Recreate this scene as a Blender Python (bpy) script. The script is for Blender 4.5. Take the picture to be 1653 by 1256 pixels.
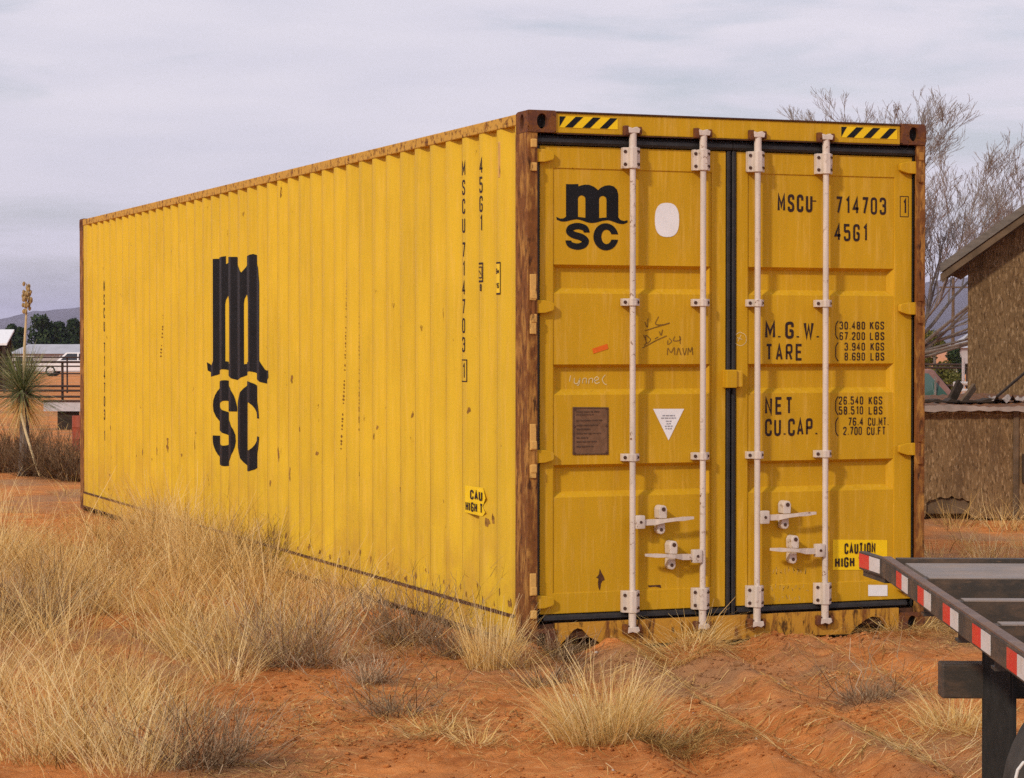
import bpy, bmesh, math, random
import numpy as np
from mathutils import Vector, Matrix
from mathutils.geometry import tessellate_polygon

for o in list(bpy.data.objects):
    bpy.data.objects.remove(o)
SC = bpy.context.scene
COL = SC.collection
RAD = math.radians
rng = np.random.default_rng(11)
random.seed(5)

# ------------------------------------------------------------------ camera
PW, PH = 1653, 1256
CAM = np.array([-4.759, -11.997, 1.647])
YAW, PIT, FPX = .37103, -.0186, 3906.15
cd = bpy.data.cameras.new('camera')
cam = bpy.data.objects.new('camera', cd)
COL.objects.link(cam)
cam.location = CAM
cam.rotation_euler = (math.pi / 2 + PIT, 0, -YAW)
cd.sensor_fit = 'HORIZONTAL'
cd.sensor_width = 36
cd.lens = FPX * 36 / PW
cd.clip_start = .1
cd.clip_end = 30000
SC.camera = cam

# ------------------------------------------------------------------ light
SUN_AZ, SUN_EL = 57.0, 31.0      # azimuth measured from the door's normal (-y) towards -x
sdir = Vector((-math.sin(RAD(SUN_AZ)) * math.cos(RAD(SUN_EL)), -math.cos(RAD(SUN_AZ)) * math.cos(RAD(SUN_EL)), math.sin(RAD(SUN_EL))))
sl = bpy.data.lights.new('sun', 'SUN')
sl.energy = 2.6
sl.angle = RAD(4)
sl.color = (1, .89, .72)
so = bpy.data.objects.new('sun', sl)
COL.objects.link(so)
so.rotation_euler = sdir.to_track_quat('Z', 'Y').to_euler()
so.location = (-8, -10, 12)

w = bpy.data.worlds.new('World')
SC.world = w
w.use_nodes = True
nt = w.node_tree
nt.nodes.clear()
def wn(t, **k):
    n = nt.nodes.new(t)
    for a, b in k.items():
        setattr(n, a, b)
    return n
out = wn('ShaderNodeOutputWorld')
bg = wn('ShaderNodeBackground')
bg.inputs['Strength'].default_value = .1
sky = wn('ShaderNodeTexSky', sky_type='NISHITA', sun_disc=False)
sky.sun_elevation = RAD(SUN_EL)
sky.sun_rotation = math.atan2(sdir.x, sdir.y)
sky.air_density = 1.0
sky.dust_density = 1.5
tc = wn('ShaderNodeTexCoord')
mp = wn('ShaderNodeMapping')
mp.inputs['Rotation'].default_value = (0, 0, -YAW)
mp.inputs['Scale'].default_value = (1.3, 1.3, 7.5)
nz = wn('ShaderNodeTexNoise')
nz.inputs['Scale'].default_value = 4.6
nz.inputs['Detail'].default_value = 5
nz.inputs['Roughness'].default_value = .58
nz.inputs['Distortion'].default_value = .35
rp = wn('ShaderNodeValToRGB')
rp.color_ramp.elements[0].position = .33
rp.color_ramp.elements[0].color = (.58, .58, .58, 1)
rp.color_ramp.elements[1].position = .49
rp.color_ramp.elements[1].color = (.97, .97, .97, 1)
nz2 = wn('ShaderNodeTexNoise')
nz2.inputs['Scale'].default_value = 9
nz2.inputs['Detail'].default_value = 3
cc = wn('ShaderNodeMix', data_type='RGBA')
cc.inputs[6].default_value = (7.5, 7.4, 8.5, 1)
cc.inputs[7].default_value = (9.7, 9.15, 9.9, 1)
mx = wn('ShaderNodeMix', data_type='RGBA')
lk = nt.links.new
lk(tc.outputs['Generated'], mp.inputs['Vector'])
lk(mp.outputs[0], nz.inputs['Vector'])
lk(mp.outputs[0], nz2.inputs['Vector'])
lk(nz.outputs['Fac'], rp.inputs['Fac'])
lk(nz2.outputs['Fac'], cc.inputs[0])
lk(rp.outputs['Color'], mx.inputs[0])
lk(sky.outputs[0], mx.inputs[6])
lk(cc.outputs[2], mx.inputs[7])
lk(mx.outputs[2], bg.inputs['Color'])
lk(bg.outputs[0], out.inputs['Surface'])

vs = SC.view_settings
vs.view_transform = 'Standard'
vs.look = 'None'
vs.exposure = -0.12
vs.gamma = 1
vs.use_curve_mapping = False
SC.render.engine = 'CYCLES'
SC.cycles.max_bounces = 4
SC.cycles.diffuse_bounces = 3
SC.cycles.glossy_bounces = 2
SC.cycles.transmission_bounces = 3
SC.cycles.caustics_reflective = False
SC.cycles.caustics_refractive = False
SC.cycles.volume_bounces = 0
SC.cycles.use_adaptive_sampling = True
SC.cycles.adaptive_threshold = .01
SC.cycles.use_denoising = False

# ------------------------------------------------------------------ survey helpers: photograph measurements -> metres
_c, _s, _cp, _sp = math.cos(YAW), math.sin(YAW), math.cos(PIT), math.sin(PIT)
FWD = np.array([_s * _cp, _c * _cp, _sp])
RGT = np.array([_c, -_s, 0])
UPV = np.cross(RGT, FWD)
def ray(px, py): return FWD + RGT * (px - PW / 2) / FPX - UPV * (py - PH / 2) / FPX
def on_y(px, py, Y): r = ray(px, py); return CAM + r * ((Y - CAM[1]) / r[1])
def on_x(px, py, X): r = ray(px, py); return CAM + r * ((X - CAM[0]) / r[0])
def on_g(px, py, z=0.): r = ray(px, py); return CAM + r * ((z - CAM[2]) / r[2])
def at(px, py, d): return CAM + ray(px, py) * d
def lat(l, d, z):            # l metres to the side, d metres away, z height
    p = CAM[:2] + RGT[:2] * l + np.array([_s, _c]) * d
    return np.array([p[0], p[1], z])

def vnoise(x, y, seed=0):
    xi = np.floor(x).astype(np.int64); yi = np.floor(y).astype(np.int64)
    xf = x - xi; yf = y - yi
    def h(a, b):
        n = (a * 374761393 + b * 668265263 + seed * 982451653) & 0xffffffff
        n = ((n ^ (n >> 13)) * 1274126177) & 0xffffffff
        n = n ^ (n >> 16)
        return (n & 0xffff) / 65535.0
    u = xf * xf * (3 - 2 * xf); v = yf * yf * (3 - 2 * yf)
    return (h(xi, yi) * (1 - u) + h(xi + 1, yi) * u) * (1 - v) + (h(xi, yi + 1) * (1 - u) + h(xi + 1, yi + 1) * u) * v
def fbm(x, y, oct=4, seed=0):
    s = 0; a = .5; 
    for i in range(oct):
        s = s + a * (vnoise(x, y, seed + i) - .5); x = x * 2.03 + 7.1; y = y * 2.03 + 3.7; a *= .5
    return s

# ------------------------------------------------------------------ object helpers
def link(o, parent=None):
    COL.objects.link(o)
    if parent is not None:
        o.parent = parent
    return o
def tag(o, label=None, cat=None, group=None, kind=None):
    if label: o['label'] = label
    if cat: o['category'] = cat
    if group: o['group'] = group
    if kind: o['kind'] = kind
    return o
def empty(name, loc=(0, 0, 0), rz=0):
    o = bpy.data.objects.new(name, None)
    o.empty_display_size = .2
    o.location = loc
    o.rotation_euler = (0, 0, rz)
    return link(o)
def fast_mesh(name, V, Fc, mat, parent=None, smooth=False, attr=None):
    """V (n,3) array, Fc (m,4) or (m,3) array"""
    me = bpy.data.meshes.new(name)
    V = np.asarray(V, dtype=np.float32); Fc = np.asarray(Fc, dtype=np.int32)
    k = Fc.shape[1]
    me.vertices.add(len(V)); me.vertices.foreach_set('co', V.ravel())
    me.loops.add(Fc.size); me.loops.foreach_set('vertex_index', Fc.ravel())
    me.polygons.add(len(Fc))
    me.polygons.foreach_set('loop_start', np.arange(0, Fc.size, k, dtype=np.int32))
    me.polygons.foreach_set('loop_total', np.full(len(Fc), k, dtype=np.int32))
    if smooth: me.polygons.foreach_set('use_smooth', np.ones(len(Fc), dtype=bool))
    me.update(calc_edges=True)
    if attr is not None:
        a = me.attributes.new('tint', 'FLOAT', 'POINT')
        a.data.foreach_set('value', np.asarray(attr, dtype=np.float32))
    me.materials.append(mat)
    return link(bpy.data.objects.new(name, me), parent)

class MB:
    def __init__(s): s.v = []; s.f = []
    def quad(s, *p):
        n = len(s.v); s.v += [tuple(map(float, q)) for q in p]; s.f.append(tuple(range(n, n + len(p)))); return s
    def box(s, a, b):
        x0, y0, z0 = a; x1, y1, z1 = b
        n = len(s.v)
        s.v += [(x0, y0, z0), (x1, y0, z0), (x1, y1, z0), (x0, y1, z0), (x0, y0, z1), (x1, y0, z1), (x1, y1, z1), (x0, y1, z1)]
        s.f += [tuple(n + i for i in q) for q in ((0, 3, 2, 1), (4, 5, 6, 7), (0, 1, 5, 4), (1, 2, 6, 5), (2, 3, 7, 6), (3, 0, 4, 7))]
        return s
    def bbox(s, a, b, e=.006):
        """box with chamfered edges"""
        x0, y0, z0 = a; x1, y1, z1 = b
        bm = bmesh.new()
        bmesh.ops.create_cube(bm, size=1)
        for v in bm.verts:
            v.co = Vector(((x0 + x1) / 2 + v.co.x * (x1 - x0), (y0 + y1) / 2 + v.co.y * (y1 - y0), (z0 + z1) / 2 + v.co.z * (z1 - z0)))
        bmesh.ops.bevel(bm, geom=bm.edges[:], offset=e, segments=2, affect='EDGES', profile=.6)
        s.addbm(bm); bm.free()
        return s
    def addbm(s, bm):
        n = len(s.v); bm.verts.index_update()
        s.v += [tuple(v.co) for v in bm.verts]; s.f += [tuple(n + v.index for v in f.verts) for f in bm.faces]
    def obox(s, c, ax, ay, az):
        """oriented box from centre and half axes"""
        c, ax, ay, az = [np.array(q, float) for q in (c, ax, ay, az)]
        n = len(s.v)
        for k in (-1, 1):
            for i, j in ((-1, -1), (1, -1), (1, 1), (-1, 1)):
                s.v.append(tuple(c + ax * i + ay * j + az * k))
        s.f += [tuple(n + i for i in q) for q in ((0, 3, 2, 1), (4, 5, 6, 7), (0, 1, 5, 4), (1, 2, 6, 5), (2, 3, 7, 6), (3, 0, 4, 7))]
        return s
    def tube(s, pts, rad, seg=8, cap=True):
        pts = [Vector(p) for p in pts]
        if not hasattr(rad, '__len__'): rad = [rad] * len(pts)
        rings = []
        t0 = (pts[1] - pts[0]).normalized()
        up = Vector((0, 0, 1)) if abs(t0.z) < .9 else Vector((1, 0, 0))
        nrm = t0.cross(up).normalized()
        for i, p in enumerate(pts):
            t = (pts[min(i + 1, len(pts) - 1)] - pts[max(i - 1, 0)]).normalized()
            nrm = (nrm - t * nrm.dot(t)).normalized()
            bn = t.cross(nrm)
            n = len(s.v)
            for k in range(seg):
                a = 2 * math.pi * k / seg
                s.v.append(tuple(p + (nrm * math.cos(a) + bn * math.sin(a)) * rad[i]))
            rings.append(n)
        for a, b in zip(rings, rings[1:]):
            for k in range(seg):
                s.f.append((a + k, a + (k + 1) % seg, b + (k + 1) % seg, b + k))
        if cap:
            s.f.append(tuple(rings[0] + k for k in range(seg))[::-1]); s.f.append(tuple(rings[-1] + k for k in range(seg)))
        return s
    def prism(s, poly, T, depth):
        """poly 2-D list, T maps (u,v,w)->xyz, extruded from w=0 to w=depth"""
        n = len(s.v); k = len(poly)
        s.v += [tuple(map(float, T(u, v, 0))) for u, v in poly] + [tuple(map(float, T(u, v, depth))) for u, v in poly]
        s.f.append(tuple(range(n, n + k))[::-1]); s.f.append(tuple(range(n + k, n + 2 * k)))
        for i in range(k):
            j = (i + 1) % k
            s.f.append((n + i, n + j, n + k + j, n + k + i))
        return s
    def build(s, name, mat, parent=None, smooth=False, bevel=0, fix=True):
        me = bpy.data.meshes.new(name)
        me.from_pydata(s.v, [], s.f)
        if fix:
            bm = bmesh.new(); bm.from_mesh(me)
            bmesh.ops.recalc_face_normals(bm, faces=bm.faces[:])
            if bevel:
                bmesh.ops.bevel(bm, geom=[e for e in bm.edges if e.is_manifold and e.calc_face_angle(0) > .6], offset=bevel, segments=2, affect='EDGES', profile=.6)
            bm.to_mesh(me); bm.free()
        if smooth:
            me.polygons.foreach_set('use_smooth', np.ones(len(me.polygons), dtype=bool))
            if hasattr(me, 'set_sharp_from_angle'): me.set_sharp_from_angle(angle=RAD(40))
        me.materials.append(mat)
        return link(bpy.data.objects.new(name, me), parent)

# ------------------------------------------------------------------ materials
def srgb(r, g, b):
    f = lambda c: (c / 255 / 12.92) if c / 255 <= .04045 else ((c / 255 + .055) / 1.055) ** 2.4
    return (f(r), f(g), f(b), 1)
class Mat:
    def __init__(s, name, rough=.7, metal=0, spec=.3):
        s.m = bpy.data.materials.new(name); s.m.use_nodes = True
        s.t = s.m.node_tree; s.b = s.t.nodes['Principled BSDF']
        s.b.inputs['Roughness'].default_value = rough; s.b.inputs['Metallic'].default_value = metal
        s.b.inputs['Specular IOR Level'].default_value = spec
        s.vec = None
    def n(s, t, **k):
        x = s.t.nodes.new(t)
        for a, b in k.items(): setattr(x, a, b)
        return x
    def l(s, a, b): s.t.links.new(a, b)
    def pos(s, scale=(1, 1, 1), rot=(0, 0, 0), kind='Object'):
        c = s.n('ShaderNodeTexCoord'); m = s.n('ShaderNodeMapping')
        m.inputs['Scale'].default_value = scale; m.inputs['Rotation'].default_value = rot
        s.l(c.outputs[kind], m.inputs['Vector']); return m.outputs[0]
    def noise(s, vec, scale, detail=5, rough=.6, dist=0):
        x = s.n('ShaderNodeTexNoise'); x.inputs['Scale'].default_value = scale; x.inputs['Detail'].default_value = detail
        x.inputs['Roughness'].default_value = rough; x.inputs['Distortion'].default_value = dist
        s.l(vec, x.inputs['Vector']); return x.outputs['Fac']
    def ramp(s, fac, *stops):
        x = s.n('ShaderNodeValToRGB'); e = x.color_ramp.elements
        while len(e) < len(stops): e.new(.5)
        for el, (p, c) in zip(e, stops):
            el.position = p; el.color = c if hasattr(c, '__len__') else (c, c, c, 1)
        s.l(fac, x.inputs['Fac']); return x.outputs['Color']
    def mix(s, fac, a, b, mode='MIX'):
        x = s.n('ShaderNodeMix', data_type='RGBA', blend_type=mode)
        for sock, v in ((x.inputs[0], fac), (x.inputs[6], a), (x.inputs[7], b)):
            if isinstance(v, bpy.types.NodeSocket): s.l(v, sock)
            else: sock.default_value = v
        return x.outputs[2]
    def math(s, op, a, b=None):
        x = s.n('ShaderNodeMath', operation=op)
        for i, v in enumerate((a, b)):
            if v is None: continue
            if isinstance(v, bpy.types.NodeSocket): s.l(v, x.inputs[i])
            else: x.inputs[i].default_value = v
        return x.outputs[0]
    def col(s, c):
        if isinstance(c, bpy.types.NodeSocket): s.l(c, s.b.inputs['Base Color'])
        else: s.b.inputs['Base Color'].default_value = c
        return s
    def rough(s, c): s.l(c, s.b.inputs['Roughness']); return s
    def bump(s, h, strength=.3, dist=.01):
        x = s.n('ShaderNodeBump'); x.inputs['Strength'].default_value = strength; x.inputs['Distance'].default_value = dist
        s.l(h, x.inputs['Height']); s.l(x.outputs[0], s.b.inputs['Normal']); return s
def simple(name, c, rough=.7, metal=0, spec=.3, var=.25, scale=9, stretch=(1, 1, 1)):
    """plain material with a little dirt and grain"""
    M = Mat(name, rough, metal, spec)
    v = M.pos(stretch)
    f = M.noise(v, scale, 6)
    d = tuple(q * (1 - var) for q in c[:3]) + (1,)
    u = tuple(min(1, q * (1 + var * .5)) for q in c[:3]) + (1,)
    M.col(M.ramp(f, (.32, d), (.68, u)))
    M.bump(M.noise(v, scale * 6, 3), .15, .004)
    return M.m

YEL = (.70, .335, .016, 1)
def paint_mat(name, base, rust_lo, streak=True, dirt=.35, spec=.3, folds=False):
    M = Mat(name, .5, 0, spec)
    v = M.pos()
    big = M.noise(v, 1.3, 4)
    c = M.mix(M.ramp(big, (.3, 0), (.7, 1)), tuple(q * .9 for q in base[:3]) + (1,), tuple(min(1, q * 1.06) for q in base[:3]) + (1,))
    # faded vertical streaks
    vs_ = M.pos((7, 7, .55))
    st = M.noise(vs_, 3.2, 6, .65)
    c = M.mix(M.math('MULTIPLY', M.ramp(st, (.5, 0), (.72, 1)), dirt), c, (base[0] * .62, base[1] * .56, base[2] * .7 + .006, 1))
    c = M.mix(M.math('MULTIPLY', M.ramp(M.noise(vs_, 6.5, 5, .6), (.52, 0), (.7, 1)), .28), c, (.80, .50, .12, 1))
    # rust scabs, small and long
    chips = M.noise(M.pos((1, 1, .42)), 16, 8, .7, .4)
    zone = M.noise(v, .9, 3)
    m1 = M.math('MULTIPLY', M.ramp(chips, (rust_lo, 0), (rust_lo + .035, 1)), M.ramp(zone, (.35, .1), (.6, 1)))
    c = M.mix(m1, c, M.mix(M.noise(v, 60, 3), (.055, .02, .006, 1), (.24, .09, .02, 1)))
    if folds:      # grime and rust lines that also paint each rib's dark occlusion edge
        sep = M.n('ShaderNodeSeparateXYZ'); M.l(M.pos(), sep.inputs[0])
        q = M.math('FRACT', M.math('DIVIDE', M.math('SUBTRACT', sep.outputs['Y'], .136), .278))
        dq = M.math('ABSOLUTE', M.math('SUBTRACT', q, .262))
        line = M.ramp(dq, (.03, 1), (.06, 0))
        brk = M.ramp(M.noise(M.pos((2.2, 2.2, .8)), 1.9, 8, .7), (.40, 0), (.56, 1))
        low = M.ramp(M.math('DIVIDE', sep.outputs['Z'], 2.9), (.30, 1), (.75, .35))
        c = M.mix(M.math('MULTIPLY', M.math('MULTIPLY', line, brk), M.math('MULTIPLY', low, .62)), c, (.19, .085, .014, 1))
        # dust and scrapes thrown up along the foot of the wall
        ft = M.math('MULTIPLY', M.ramp(M.math('DIVIDE', sep.outputs['Z'], 2.9), (.05, 1), (.30, 0)), M.ramp(M.noise(M.pos((1, 1, .5)), 5, 7, .7), (.42, 0), (.62, 1)))
        c = M.mix(M.math('MULTIPLY', ft, .55), c, (.40, .20, .05, 1))
    M.col(c)
    M.rough(M.ramp(big, (.3, .5), (.7, .66)))
    M.bump(M.mix(.5, M.noise(v, 5, 3), M.noise(v, 110, 3)), .12, .012)
    return M.m
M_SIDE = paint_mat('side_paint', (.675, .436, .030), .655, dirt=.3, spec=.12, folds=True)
M_DOOR = paint_mat('door_paint', (.575, .322, .012), .675, dirt=.3, spec=.15)
def rusty_mat(name, base, amount=.5, stretch=1.6):
    M = Mat(name, .75, 0, .2)
    v = M.pos((6, 6, stretch))
    f = M.noise(v, 3, 9, .68, .5)
    f2 = M.noise(M.pos(), 22, 6, .7)
    rust = M.mix(f2, (.085, .030, .010, 1), (.28, .105, .026, 1))
    c = M.mix(M.ramp(f, (amount - .06, 0), (amount + .06, 1)), base, rust)
    c = M.mix(M.ramp(M.noise(v, 6, 6), (.57, 0), (.66, .9)), c, (.045, .018, .008, 1))
    M.col(c); M.bump(M.noise(M.pos(), 45, 6), .35, .006)
    return M.m
M_POST = rusty_mat('rusty_post', (.40, .195, .045, 1), .45)
M_SILL = rusty_mat('rusty_sill', (.50, .25, .03, 1), .57)
M_RAIL = rusty_mat('worn_rail', (.56, .31, .055, 1), .57, 6)
M_CAST = rusty_mat('rusted_casting', (.12, .045, .025, 1), .5, 6)
M_RUST = simple('dark_rust', (.09, .036, .016, 1), .85, var=.5, scale=20)
M_HOLE = simple('inner_dark', (.012, .010, .009, 1), .9)
M_GASK = simple('black_gasket_rubber', (.020, .018, .018, 1), .55, spec=.4, var=.5, scale=14)
def rod_mat():
    M = Mat('chalky_white_rod_paint', .5, .0, .35)
    v = M.pos((6, 6, 1))
    c = M.mix(M.ramp(M.noise(v, 4, 6), (.4, 0), (.7, .5)), (.66, .56, .48, 1), (.40, .36, .32, 1))
    c = M.mix(M.math('MULTIPLY', M.ramp(M.noise(M.pos(), 38, 7, .7), (.57, 0), (.62, 1)), M.ramp(M.noise(M.pos(), 4.5, 4), (.48, 0), (.62, 1))), c, (.20, .10, .05, 1))
    M.col(c); M.bump(M.noise(M.pos(), 60, 4), .3, .004)
    return M.m
M_ROD = rod_mat()
M_BOLT = simple('rusty_bolt', (.075, .035, .022, 1), .8, var=.4, scale=60)
M_INK = simple('dark_brown_lettering', (.030, .012, .010, 1), .6, var=.3, scale=12)
M_LOGO = simple('black_logo_paint', (.008, .008, .009, 1), .5, spec=.22, var=.4, scale=6)
M_WHITE = simple('white_sticker', (.80, .79, .80, 1), .6, var=.06)
M_CHALK = simple('chalk', (.72, .58, .30, 1), .9, var=.2)
M_PEN = simple('marker_scribble', (.22, .11, .02, 1), .8, var=.4)
M_CAUT = simple('yellow_sticker', (.88, .58, .004, 1), .45, var=.08)
M_ORNG = simple('orange_sticker', (.80, .15, .008, 1), .6, var=.15)
M_PLATE = simple('brown_data_plate', (.20, .105, .055, 1), .6, .2, var=.3, scale=26)
M_PLTX = simple('plate_print', (.09, .05, .03, 1), .8)

# ------------------------------------------------------------------ lettering: a condensed stencil hand
def roundpoly(pts, r, closed=False, n=5):
    out = []; m = len(pts)
    for i, p in enumerate(pts):
        if not closed and i in (0, m - 1): out.append(p); continue
        a = np.array(pts[i - 1], float); b = np.array(p, float); c = np.array(pts[(i + 1) % m], float)
        la, lc = np.linalg.norm(a - b), np.linalg.norm(c - b)
        rr = min(r, la / 2, lc / 2)
        s = b + (a - b) / la * rr; e = b + (c - b) / lc * rr
        for k in range(n + 1):
            t = k / n; out.append(tuple(s * (1 - t) ** 2 + b * 2 * t * (1 - t) + e * t * t))
    return out
def glyph(ch, w):
    C = []
    def st(*p, r=.0, closed=False): C.append((roundpoly(list(p), r, closed) if r else list(p), closed))
    R = .2
    if ch in '0O': st((0, 0), (0, 1), (w, 1), (w, 0), r=R, closed=True)
    elif ch == '1': st((w * .2, .82), (w * .6, 1), (w * .6, 0))
    elif ch == '2': st((0, .74), (0, 1), (w, 1), (w, .6), (0, .12), (0, 0), (w, 0), r=.12)
    elif ch == '3': st((0, .78), (0, 1), (w, 1), (w, .54), (w * .4, .54), r=R); st((w * .4, .53), (w, .53), (w, 0), (0, 0), (0, .24), r=R)
    elif ch == '4': st((w * .75, 0), (w * .75, 1), (0, .3), (w * 1.1, .3))
    elif ch == '5': st((w, 1), (0, 1), (0, .55)); st((0, .56), (w, .62), (w, 0), (0, 0), (0, .24), r=R)
    elif ch == '6': st((w, .78), (w, 1), (0, 1), (0, 0), (w, 0), (w, .55), (0, .55), r=R)
    elif ch == '7': st((0, 1), (w, 1), (w * .35, 0))
    elif ch == '8': st((0, .53), (0, 1), (w, 1), (w, .53), r=R, closed=True); st((0, 0), (0, .52), (w, .52), (w, 0), r=R, closed=True)
    elif ch == '9': st((0, .22), (0, 0), (w, 0), (w, 1), (0, 1), (0, .45), (w, .45), r=R)
    elif ch == 'A': st((0, 0), (w * .5, 1), (w, 0)); st((w * .2, .3), (w * .8, .3))
    elif ch == 'B': st((0, 0), (0, 1), (w, 1), (w, .53), (0, .53), r=.12); st((0, .52), (w, .52), (w, 0), (0, 0), r=.12)
    elif ch == 'C': st((w, .7), (w, 1), (0, 1), (0, 0), (w, 0), (w, .3), r=R)
    elif ch == 'D': st((0, 0), (0, 1), (w, 1), (w, 0), r=.18, closed=True)
    elif ch == 'E': st((w, 1), (0, 1), (0, 0), (w, 0)); st((0, .52), (w * .85, .52))
    elif ch == 'F': st((w, 1), (0, 1), (0, 0)); st((0, .52), (w * .85, .52))
    elif ch == 'G': st((w, .72), (w, 1), (0, 1), (0, 0), (w, 0), (w, .47), (w * .5, .47), r=R)
    elif ch == 'H': st((0, 0), (0, 1)); st((w, 0), (w, 1)); st((0, .52), (w, .52))
    elif ch == 'I': st((w * .06, 0), (w * .06, 1))
    elif ch == 'K': st((0, 0), (0, 1)); st((w, 1), (0, .42)); st((w * .35, .62), (w, 0))
    elif ch == 'L': st((0, 1), (0, 0), (w, 0))
    elif ch == 'M': st((0, 0), (0, 1), (w * .62, .3), (w * 1.25, 1), (w * 1.25, 0))
    elif ch == 'N': st((0, 0), (0, 1), (w, 0), (w, 1))
    elif ch == 'P': st((0, 0), (0, 1), (w, 1), (w, .45), (0, .45), r=.14)
    elif ch == 'R': st((0, 0), (0, 1), (w, 1), (w, .48), (0, .48), r=.14); st((w * .5, .48), (w, 0))
    elif ch == 'S': st((w, .74), (w, 1), (0, 1), (0, .56), (w, .44), (w, 0), (0, 0), (0, .26), r=R)
    elif ch == 'T': st((0, 1), (w, 1)); st((w * .5, 1), (w * .5, 0))
    elif ch == 'U': st((0, 1), (0, 0), (w, 0), (w, 1), r=R)
    elif ch == 'V': st((0, 1), (w * .5, 0), (w, 1))
    elif ch == 'W': st((0, 1), (w * .33, 0), (w * .65, .8), (w * .97, 0), (w * 1.3, 1))
    elif ch == 'm': st((0, 0), (0, .62)); st((0, .6), (w * .6, .6), (w * .6, 0), r=.15); st((w * .6, .6), (w * 1.2, .6), (w * 1.2, 0), r=.15)
    elif ch == '.': st((w * .1, 0), (w * .1, .09))
    elif ch == "'": st((w * .1, .75), (w * .1, 1))
    elif ch == '-': st((0, .5), (w, .5))
    elif ch == '(': st((w * .5, 1.02), (w * .15, .8), (w * .15, .2), (w * .5, -.02), r=.2)
    return C
def strip(path, closed, t):
    """ribbon of width t along a 2-D path -> verts, quads"""
    P = [np.array(p, float) for p in path]
    Q = [P[0]]
    for p in P[1:]:
        if np.linalg.norm(p - Q[-1]) > 1e-5: Q.append(p)
    if closed and np.linalg.norm(Q[0] - Q[-1]) < 1e-5: Q.pop()
    P = Q; n = len(P); V = []; F_ = []
    tt = t if hasattr(t, '__len__') else [t] * n
    for i in range(n):
        a = P[i - 1] if (closed or i > 0) else None
        b = P[(i + 1) % n] if (closed or i < n - 1) else None
        d1 = (P[i] - a) / np.linalg.norm(P[i] - a) if a is not None else None
        d2 = (b - P[i]) / np.linalg.norm(b - P[i]) if b is not None else None
        if d1 is None: d1 = d2
        if d2 is None: d2 = d1
        n1 = np.array([-d1[1], d1[0]]); n2 = np.array([-d2[1], d2[0]])
        m = n1 + n2; L = np.linalg.norm(m)
        m = m / L if L > 1e-6 else n1
        k = min(1 / max(m @ n1, .3), 2.2)
        V += [P[i] + m * tt[i] / 2 * k, P[i] - m * tt[i] / 2 * k]
    for i in range(n if closed else n - 1):
        j = (i + 1) % n
        F_.append((2 * i, 2 * i + 1, 2 * j + 1, 2 * j))
    return V, F_
def text_shapes(txt, h, wr=.42, t=.15, gap=.17, space=.45):
    """list of (verts2d, faces); baseline at 0, starts at u=0; returns shapes and width"""
    x = 0; S = []
    for ch in txt:
        if ch == ' ': x += space * h; continue
        w_ = wr * (1 - .0)
        narrow = {'I': .12, '1': .7, '.': .12, "'": .12, '(': .5}.get(ch, 1)
        wide = {'M': 1.25, 'W': 1.3, 'm': 1.2}.get(ch, 1)
        k = 1 - t
        for path, cl in glyph(ch, w_):
            path = [((px) * h + x + t * h / 2, (py * k + t / 2) * h) for px, py in path]
            S.append(strip(path, cl, t * h))
        x += (w_ * (narrow if narrow < 1 else wide) + t + gap) * h
    return S, x - gap * h
def decal(name, shapes, T, mat, parent, lift=.0015):
    """shapes: list of (verts2d,faces); T(u,v,w)->xyz with w the lift off the surface"""
    V = []; F_ = []
    for i, (vv, ff) in enumerate(shapes):
        n = len(V); V += [tuple(map(float, T(p[0], p[1], lift + (i % 4) * .0004))) for p in vv]
        F_ += [tuple(n + k for k in f) for f in ff]
    me = bpy.data.meshes.new(name); me.from_pydata(V, [], F_); me.materials.append(mat)
    return link(bpy.data.objects.new(name, me), parent)
def poly_shape(outer, holes=()):
    loops = [[Vector((p[0], p[1], 0)) for p in outer]] + [[Vector((p[0], p[1], 0)) for p in h] for h in holes]
    flat = [v for l in loops for v in l]
    return [tuple(v[:2]) for v in flat], [tuple(t) for t in tessellate_polygon(loops)]
def catmull(P, n=8):
    P = [np.array(p, float) for p in P]; P = [2 * P[0] - P[1]] + P + [2 * P[-1] - P[-2]]; out = []
    for i in range(1, len(P) - 2):
        a, b, c, d = P[i - 1:i + 3]
        for k in range(n):
            t = k / n
            out.append(.5 * ((2 * b) + (c - a) * t + (2 * a - 5 * b + 4 * c - d) * t * t + (3 * b - a - 3 * c + d) * t ** 3))
    out.append(P[-2]); return out
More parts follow.
